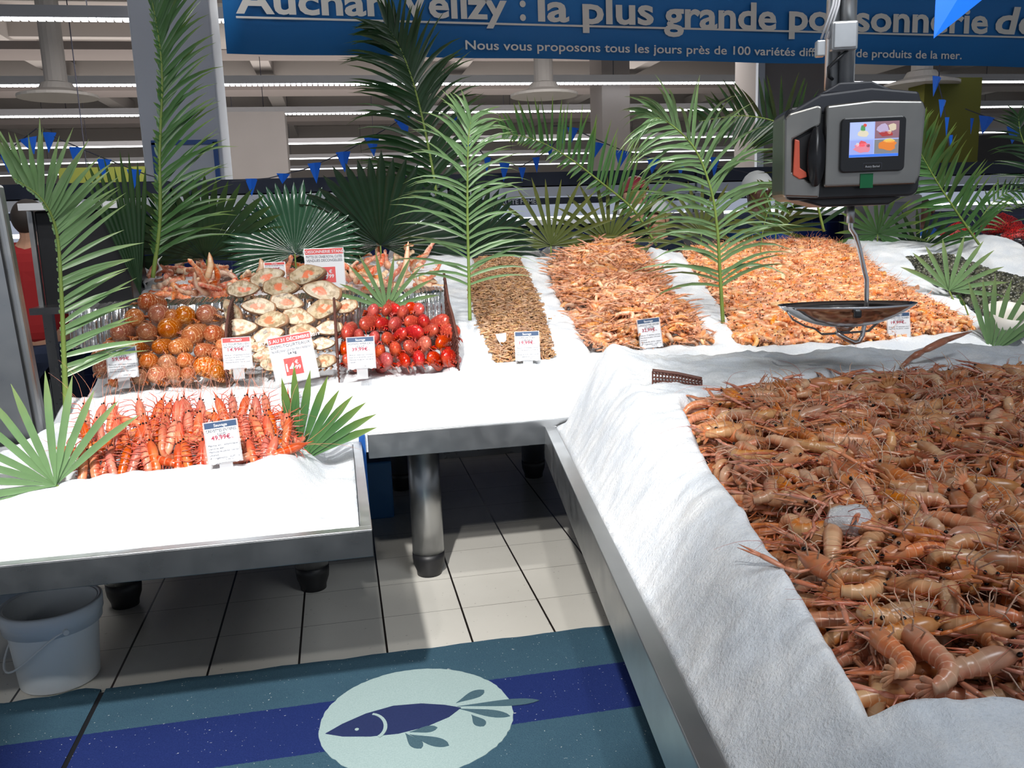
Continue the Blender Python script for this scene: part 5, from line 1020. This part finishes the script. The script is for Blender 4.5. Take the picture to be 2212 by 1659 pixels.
# cockles (dark) and mussels
def shellmb(a, b_, h_):
    g = MB(); rows = []
    for i in range(7):
        ph = math.pi*i/6; rr_ = math.sin(ph); zz = math.cos(ph); rows.append([(a*rr_*math.cos(q)+a*.15*zz*0, b_*rr_*math.sin(q), h_*zz) for q in np.linspace(0, 2*math.pi, 11)])
    return g.grid(rows[::-1])
M_COCK = shell('cockle_shell', (.018, .020, .017), (.13, .13, .09), (.09, .09, .06), 5, .35, .4, .7, .2); M_MUSS = shell('mussel_shell', (.015, .016, .022), (.08, .08, .09), (.25, .25, .27), 2, .2, .3, .2, .08)
heap('cockle', 'shellfish', P_COCK, BED, (.030, .031), .03, .15, [shellmb(.016, .014, .010)], [M_COCK], 300,
     'small dark ribbed cockle %s, %s', 'dark cockles at the right', ('cockle_heap', 'mass of small dark cockles behind the two star shaped palm leaves'), 1.0,
     (2040, 2110, 2170), (690, 640, 600), ('left of the star leaf', 'just right of the star leaf', 'between the two star leaves', 'by the right picture edge'), ('low down near the white scoop', 'behind the star leaf', 'halfway up the dark heap', 'high up the dark heap'), zoff=.015)
heap('mussel', 'shellfish', P_MUSS, BED, (.045, .045), .05, .15, [shellmb(.030, .015, .011)], [M_MUSS], 200,
     'glossy black mussel %s, %s', 'black mussels at the far right', ('mussel_heap', 'mass of black mussels under the red net bags'), 1.0, (2160, 2190), (550,), ('below the red net bag', 'beside the red net bag', 'at the right edge'), ('in the lower part of the heap', 'in the upper part of the heap'), zoff=.02)
# stray brown shrimps on the ridge beside the strip
gs = shrimp_lo(.046, .0042, 2.0, 5, False).mesh('brown_shrimp', [S_GREY])
for i, (u, v, w_) in enumerate(((1120, 557, 'highest'), (1124, 563, 'second highest'), (1158, 561, 'rightmost at the top'), (1135, 576, 'left one halfway up the ridge'), (1148, 572, 'right one halfway up the ridge'), (1141, 596, 'one below the two'), (1146, 597, 'lowest of the cluster'), (1165, 640, 'lone one low down by the heap'), (1186, 694, 'lone one in the middle of the ridge'))):
    p = Sl(u, v, *BED); o = ob('brown_shrimp', gs); z = float(zmain(np.array([p[0]]), np.array([p[1]]))[0]) if 0 else p[2]+.012; place(o, (p[0], p[1], z), Matrix.Rotation(random.uniform(0, 6), 3, 'Z') @ Matrix.Rotation(1.45, 3, 'X'), .8); tag(o, 'stray tiny brown shrimp on the ice ridge, %s' % w_, 'shrimp', 'stray brown shrimps on the ice ridge')
p = Sl(1083, 752, *BED); g = MB().prism([(-.022, .03), (.022, .034), (.020, .005), (.001, -.028), (-.018, .012)], .002, M=rotx(math.pi/2-.4)); o = g.build('torn_ticket', M_W); o.location = p+np.array([0, -.01, .03]); tag(o, 'white torn ticket stuck in the tiny brown shrimps', 'ticket')
# red net bags of shellfish at the far right, white scoop
m, nt, b = newmat('red_net'); wv_ = N(nt, 'ShaderNodeTexVoronoi'); wv_.feature = 'DISTANCE_TO_EDGE'; wv_.inputs['Scale'].default_value = 70; L(nt, N(nt, 'ShaderNodeTexCoord').outputs['Object'], wv_.inputs['Vector']); b.inputs['Base Color'].default_value = (.65, .02, .02, 1)
L(nt, ramp(nt, wv_.outputs['Distance'], ((.05, 1.), (.09, .25))), b.inputs['Alpha']); M_NETR = m
for i, (u, v, Y, s_, lab) in enumerate(((2070, 500, 4.75, .11, 'red net bag resting on the ice ridge right of the scale'), (2165, 480, 4.8, .13, 'red net bag with shellfish piled behind the mussels'), (2205, 505, 4.6, .12, 'red net bag of whelks at the far right edge'))):
    p = Yp(u, v, Y); t = empty('net_bag', tuple(p)); tag(t, lab, 'net bag'); g = MB(); g.lathe([(.002, .06), (.03, .05), (s_*.5, .04), (s_*.95, 0), (s_, -.04), (s_*.8, -.075), (.002, -.08)], 20, sy=.7); g.v = [tuple(Vector(q)*(1+.18*noise.noise(Vector(q)*18))) for q in g.v]; g.build('net', M_NETR, t, smooth=True)
    Ms = [T((random.uniform(-.6, .6)*s_, random.uniform(-.4, .4)*s_, random.uniform(-.06, .0))) @ rotz(random.uniform(0, 6)) @ rotx(random.uniform(0, 3)) for _ in range(60)]; o = scatter('shellfish', [shellmb(.018, .014, .011)], [M_COCK if i == 2 else mat('whelk_shell', (.14, .045, .03), .5)], Ms); o.parent = t; o['kind'] = 'stuff'
p = Sl(2170, 735, *BED); g = MB(); P = []
for s_, z_, q_ in ((1.0, .095, 0), (.95, .03, 0), (.9, .0, 0)): P.append([(.085*s_*math.cos(a), .085*s_*math.sin(a), z_+(.02*math.sin(a) if z_ > .05 else 0)) for a in np.linspace(0, 2*math.pi, 30)])
P.append([(.001*math.cos(a), .001*math.sin(a), 0) for a in np.linspace(0, 2*math.pi, 30)]); o = MB().grid(P).build('scoop', mat('cream_plastic', (.75, .72, .66), .4), smooth=True); o.location = p+np.array([.04, .03, .03]); sm = o.modifiers.new('s', 'SOLIDIFY'); sm.thickness = .003; o.rotation_euler = (.15, -.1, 0); tag(o, 'cream plastic scoop tub standing in the dark cockles', 'scoop'); MB().box((.11, 0, .075), (.08, .022, .010)).build('handle', o.data.materials[0], o, bev=.003)
for o in [x for x in COL.objects if x.name.startswith('wall_far')]: pass
# ------------------------------------------------------------------ palm leaves
G_LT = leafm('palm_green_light', (.17, .30, .13), (.30, .38, .14), .3); G_MD = leafm('palm_green_mid', (.06, .16, .045), (.22, .30, .05)); G_DK = leafm('palm_green_dark', (.015, .05, .016), (.06, .12, .02)); G_OL = leafm('palm_green_olive', (.09, .12, .025), (.16, .17, .04)); G_VD = leafm('palm_green_deep', (.008, .03, .012), None, .22); G_ST = leafm('palm_stem', (.22, .32, .07), None, .5); G_ST.node_tree.nodes['Principled BSDF'].inputs['Roughness'].default_value = .5
def blade(g, base, d, nrm, L_, wd, droop, n=6, fold=.35, twist=0., gr=Vector((0, 0, -1))):
    d = d.normalized(); sd = d.cross(nrm).normalized(); nn = sd.cross(d).normalized(); b0 = len(g.v); p = Vector(base); cur = d.copy(); rows = []
    for i in range(n+1):
        t_ = i/n; wt = wd*(math.sin(math.pi*min(1, .12+t_*.95))**.55 if t_ < .99 else .02)*(1-.35*t_); tw = twist*t_; s2 = (sd*math.cos(tw)+nn*math.sin(tw)); n2 = (nn*math.cos(tw)-sd*math.sin(tw))
        g.v += [tuple(p-s2*wt*.5+n2*wt*fold*.5), tuple(p), tuple(p+s2*wt*.5+n2*wt*fold*.5)]; cur = (cur+gr*droop/n*(1+t_)).normalized(); p = p+cur*L_/n
    for i in range(n):
        a = b0+3*i
        for k in (0, 1): g.face((a+k, a+k+1, a+k+4, a+k+3), [(i/n, k*.5), (i/n, k*.5+.5), ((i+1)/n, k*.5+.5), ((i+1)/n, k*.5)])
def catmull(P, n):
    P = [P[0]*2-P[1]]+P+[P[-1]*2-P[-2]]; out = []
    for k in range(n):
        q = k/(n-1)*(len(P)-3); i = min(int(q), len(P)-4); t_ = q-i; a, b_, c_, d_ = P[i:i+4]
        out.append(.5*((2*b_)+(c_-a)*t_+(2*a-5*b_+4*c_-d_)*t_*t_+(3*b_-a-3*c_+d_)*t_**3))
    return out
def frond(label, pts, Y, m, nl, LL, LR, a0=1.05, a1=.45, droop=.5, wd=.020, start=.12, dY=0., twist=.9, stemr=.006, seed=1, tip=.5, prof=None, jit=.17, group=None):
    random.seed(seed); Ys = [Y+dY*i/(len(pts)-1) for i in range(len(pts))] if not isinstance(Y, (list, tuple)) else Y
    W = [Vector(Yp(u, v, y)) for (u, v), y in zip(pts, Ys)]; S_ = catmull(W, 60); t = empty('palm_frond', tuple(W[0])); tag(t, label, 'palm frond', group); o0 = W[0]
    MB().tube([p-o0 for p in S_], [stemr*(1.15-.95*i/59) for i in range(60)], 7, up=(0, 1, 0)).build('stem', G_ST, t, smooth=True)
    g = MB(); view = Vector(C)-W[len(W)//2]; view.normalize()
    for k in range(nl):
        s_ = start+(1-start)*(k/(nl-1)); i = min(58, int(s_*59)); p = S_[i]-o0; tg = (S_[min(59, i+2)]-S_[max(0, i-2)]).normalized(); sd = tg.cross(view).normalized(); pf = prof(s_) if prof else math.sin(math.pi*min(1, .25+s_*.62))**.8*(1-.25*s_)
        an = a0+(a1-a0)*s_
        for side, LX in ((1, LR), (-1, LL)):
            if LX <= 0: continue
            a = an+random.uniform(-jit, jit); d = tg*math.cos(a)+sd*side*math.sin(a)+view*random.uniform(-.12, .22); blade(g, p, d, view+tg*.2*side, LX*pf*random.uniform(.85, 1.08), wd*random.uniform(.8, 1.15), droop*random.uniform(.6, 1.4), twist=random.uniform(-1, 1)*twist)
    g.build('leaflets', m, t, smooth=True); return t
def fan(label, u, v, Y, m, Lf, nseg, a0, a1, fuse, wd=None, tilt=.15, yawf=0., cup=.15, seed=1, rot=0., stem=(0, -.10, .02), lenf=None, fold=.30, tipc=0):
    random.seed(seed); p0 = Yp(u, v, Y); d = C-p0; yw = math.atan2(d[0], -d[1])+yawf; t = empty('fan_palm_leaf', tuple(p0)); t.matrix_world = T(p0) @ rotz(yw) @ rotx(tilt) @ roty(rot); tag(t, label, 'palm leaf')
    MB().tube([(0, 0, 0), (stem[0]*.5, stem[2]*.5, stem[1]*.5), (stem[0], stem[2], stem[1])], [.004, .0045, .005], 7, up=(0, 1, 0)).build('stem', G_ST, t, smooth=True); g = MB(); st_ = (a1-a0)/nseg
    for k in range(nseg):
        a = math.radians(a0+st_*(k+.5)); Ls = Lf*(lenf(k/(nseg-1)) if lenf else 1)*random.uniform(.92, 1.06); hw = math.radians(st_)/2; b0 = len(g.v); n = 8; drp = random.uniform(.0, .25)*cup; a += 0 if fuse > .4 else random.uniform(-.3, .3)*hw
        for i in range(n+1):
            t_ = i/n; r_ = Ls*t_; w_ = max(r_, .004)*math.tan(hw)*1.03 if t_ <= fuse else Ls*fuse*math.tan(hw)*(1-((t_-fuse)/(1-fuse))**1.5)*(1 if not wd else 1)
            if wd and fuse < .4: w_ = min(max(r_*math.tan(hw), .0015), wd*.5) if t_ < .7 else wd*.5*(1-((t_-.7)/.3)**1.3)+.0004
            yy = -cup*Lf*(t_**2)*(.6+drp)+.02*Lf*math.sin(k*.9); cx_, cz_ = math.sin(a)*r_, math.cos(a)*r_-(.10*Ls*t_**3*abs(math.sin(a))); nx, nz = math.cos(a), -math.sin(a)
            for s_, o_ in ((-1, 0), (0, -fold*w_), (1, 0)): g.v.append((cx_+nx*w_*s_, yy+(-o_ if s_ == 0 else 0), cz_+nz*w_*s_))
        for i in range(n):
            aa = b0+3*i
            for q in (0, 1): g.face((aa+q, aa+q+1, aa+q+4, aa+q+3), [(i/n, q*.5), (i/n, q*.5+.5), ((i+1)/n, q*.5+.5), ((i+1)/n, q*.5)])
    g.build('blades', m, t, smooth=True); return t
# feather fronds
frond('tall palm frond leaning up out of the picture at the left', [(330, 600), (345, 480), (345, 330), (350, 160), (336, 40), (312, -60)], [4.35]*6, G_MD, 62, .05, .40, .80, .28, .40, .022, .10, seed=3, stemr=.009, prof=lambda s_: 1.0-.25*s_, jit=.2)
frond('pale green palm frond at the far left, leaflets combed to the right', [(143, 888), (138, 760), (132, 620), (122, 500), (90, 430), (30, 385)], [2.95]*4+[2.9, 2.85], G_LT, 40, .012, .27, 1.25, .55, .18, .020, .12, seed=4, stemr=.008, prof=lambda s_: .95 if s_ < .75 else .95-(s_-.75)*1.6)
frond('very tall dark palm frond in front of the banner', [(955, 520), (940, 400), (918, 280), (893, 180), (865, 105), (835, 55)], [4.9]*6, G_DK, 52, .50, .46, .95, .45, .55, .028, .06, seed=5, stemr=.009)
frond('pale green palm frond stuck in the ridge left of the brown shrimps', [(1015, 692), (1013, 600), (1010, 480), (1010, 380), (1012, 300), (1018, 255)], [3.55]*6, G_LT, 36, .36, .32, 1.15, .50, .70, .0145, .18, seed=6, stemr=.007)
frond('arched palm frond bowing left over the brown shrimps', [(1418, 530), (1370, 455), (1300, 395), (1220, 335), (1150, 300), (1085, 288)], [4.8]*6, G_MD, 38, .10, .32, 1.25, 1.0, .18, .020, .10, seed=7, stemr=.007, prof=lambda s_: math.sin(math.pi*min(1, .2+s_*.75))**.6)
frond('large pale palm frond between the langoustine heap and the pink shrimps', [(1562, 698), (1556, 600), (1550, 500), (1536, 410), (1500, 320), (1440, 262), (1405, 255)], [3.6]*7, G_LT, 42, .44, .42, 1.1, .50, .85, .0175, .14, seed=8, stemr=.008)
frond('dark palm frond arching left behind the hanging scale', [(1780, 500), (1755, 400), (1730, 310), (1680, 265), (1600, 250), (1510, 262)], [4.6]*6, G_DK, 40, .30, .36, 1.2, .9, .25, .024, .05, seed=9, stemr=.007)
frond('green palm frond leaning left at the right, stuck behind the cockles', [(2115, 528), (2075, 470), (2035, 410), (2005, 360), (1985, 320), (1975, 275)], [4.3]*6, G_MD, 36, .28, .34, 1.1, .5, .35, .024, .06, seed=10, stemr=.006)
frond('dark palm frond entering from the right picture edge', [(2290, 520), (2250, 420), (2225, 340), (2205, 290), (2200, 250)], [4.4]*5, G_DK, 26, .26, .2, 1.0, .5, .4, .016, .06, seed=11)
frond('palm frond drooping over the net bags at the right edge', [(2085, 540), (2120, 470), (2160, 425), (2212, 405), (2260, 410)], [4.5]*5, G_MD, 20, .14, .16, 1.1, .6, .5, .016, .1, seed=12, stemr=.004)
frond('small bent palm frond in front of the navy clad person left of the scale', [(1640, 600), (1645, 520), (1660, 455), (1690, 420), (1640, 400)], [4.5]*5, G_MD, 12, .15, .15, 1.2, .9, .7, .018, .3, seed=13, stemr=.003)
# fan leaves
fan('narrow dark folded fan palm leaf right of the pale left frond', 304, 640, 4.2, G_DK, .62, 9, -16, 12, .70, tilt=.05, cup=.05, seed=1, fold=.8, rot=-.05)
fan('broad dark fan palm leaf left of the glossy one', 446, 560, 4.75, G_DK, .46, 26, -95, 95, .68, tilt=.25, cup=.12, seed=2, stem=(0, -.15, .05))
fan('glossy bright fan palm leaf behind the king crab card', 637, 548, 4.7, leafm('glossy_fan_green', (.035, .10, .055), None, .14), .40, 34, -118, 118, .80, tilt=-.32, cup=.02, seed=3, fold=.55, lenf=lambda q: 1-.15*abs(q-.5)*2)
fan('big dark fan palm leaf behind the king crab claws', 822, 530, 4.8, G_VD, .48, 32, -120, 120, .78, tilt=.18, cup=.05, seed=4, fold=.5)
fan('dark fan palm leaf half hidden behind the pale frond', 1012, 548, 4.85, G_VD, .40, 26, -40, 125, .80, tilt=.1, cup=.05, seed=5, fold=.5)
fan('small dark fan palm leaf lying behind the grey column foot', 395, 560, 4.9, G_VD, .36, 18, -70, 20, .72, tilt=.1, cup=.05, seed=6)
fan('olive star shaped fan leaf behind the brown shrimps', 1190, 530, 4.85, G_OL, .40, 15, -105, 100, .25, wd=.022, tilt=.05, cup=.05, seed=7)
fan('olive star shaped fan leaf behind the crest of the langoustine heap', 1315, 523, 4.85, G_OL, .40, 17, -105, 105, .25, wd=.022, tilt=.05, cup=.05, seed=8)
fan('olive star shaped fan leaf behind the left end of the pink shrimps', 1515, 502, 5.0, G_OL, .33, 15, -110, 110, .22, wd=.020, tilt=.05, cup=.05, seed=9)
fan('olive star shaped fan leaf before the blue tub', 1676, 500, 4.95, G_OL, .28, 13, -110, 110, .2, wd=.022, tilt=.05, cup=.05, seed=10)
fan('green star shaped fan leaf right below the hanging scale', 1896, 505, 4.7, G_MD, .26, 20, -150, 150, .28, wd=.022, tilt=.1, cup=.08, seed=11)
fan('darker star shaped fan leaf behind the ridge above the cockles', 1985, 545, 4.6, G_DK, .29, 17, -130, 120, .25, wd=.022, tilt=.1, cup=.08, seed=12)
fan('pale star shaped fan leaf at the lower left of the red shrimp tray', 120, 1048, 2.42, G_LT, .30, 17, -150, 62, .22, wd=.019, tilt=-.05, cup=.06, seed=13, rot=-.10, stem=(.02, -.03, .03))
fan('upright green fan leaf at the right end of the red shrimps', 642, 1004, 2.62, G_MD, .29, 9, -10, 70, .2, wd=.025, tilt=-.05, cup=.05, seed=14, stem=(0, -.03, .0))
fan('pale star shaped fan leaf standing behind the red lobsters', 835, 668, 3.78, G_LT, .25, 10, -75, 78, .2, wd=.017, tilt=.05, cup=.05, seed=15)
fan('olive and green star leaf on the ridge before the cockles', 2050, 628, 3.75, G_LT, .27, 10, -66, 102, .2, wd=.021, tilt=-.05, cup=.05, seed=16, stem=(.10, -.20, .0))
fan('pale green star leaf stuck in the ice at the right front corner', 2140, 765, 3.2, G_LT, .34, 8, -24, 56, .2, wd=.021, tilt=.0, cup=.04, seed=17, stem=(0, -.03, 0))
frond('green grass like leaf lying on the ice right of the pink shrimps', [(2110, 745), (2098, 700), (2080, 650), (2070, 640)], [3.5]*4, G_MD, 5, .05, .02, .4, .2, .1, .02, .2, seed=18, stemr=.005)
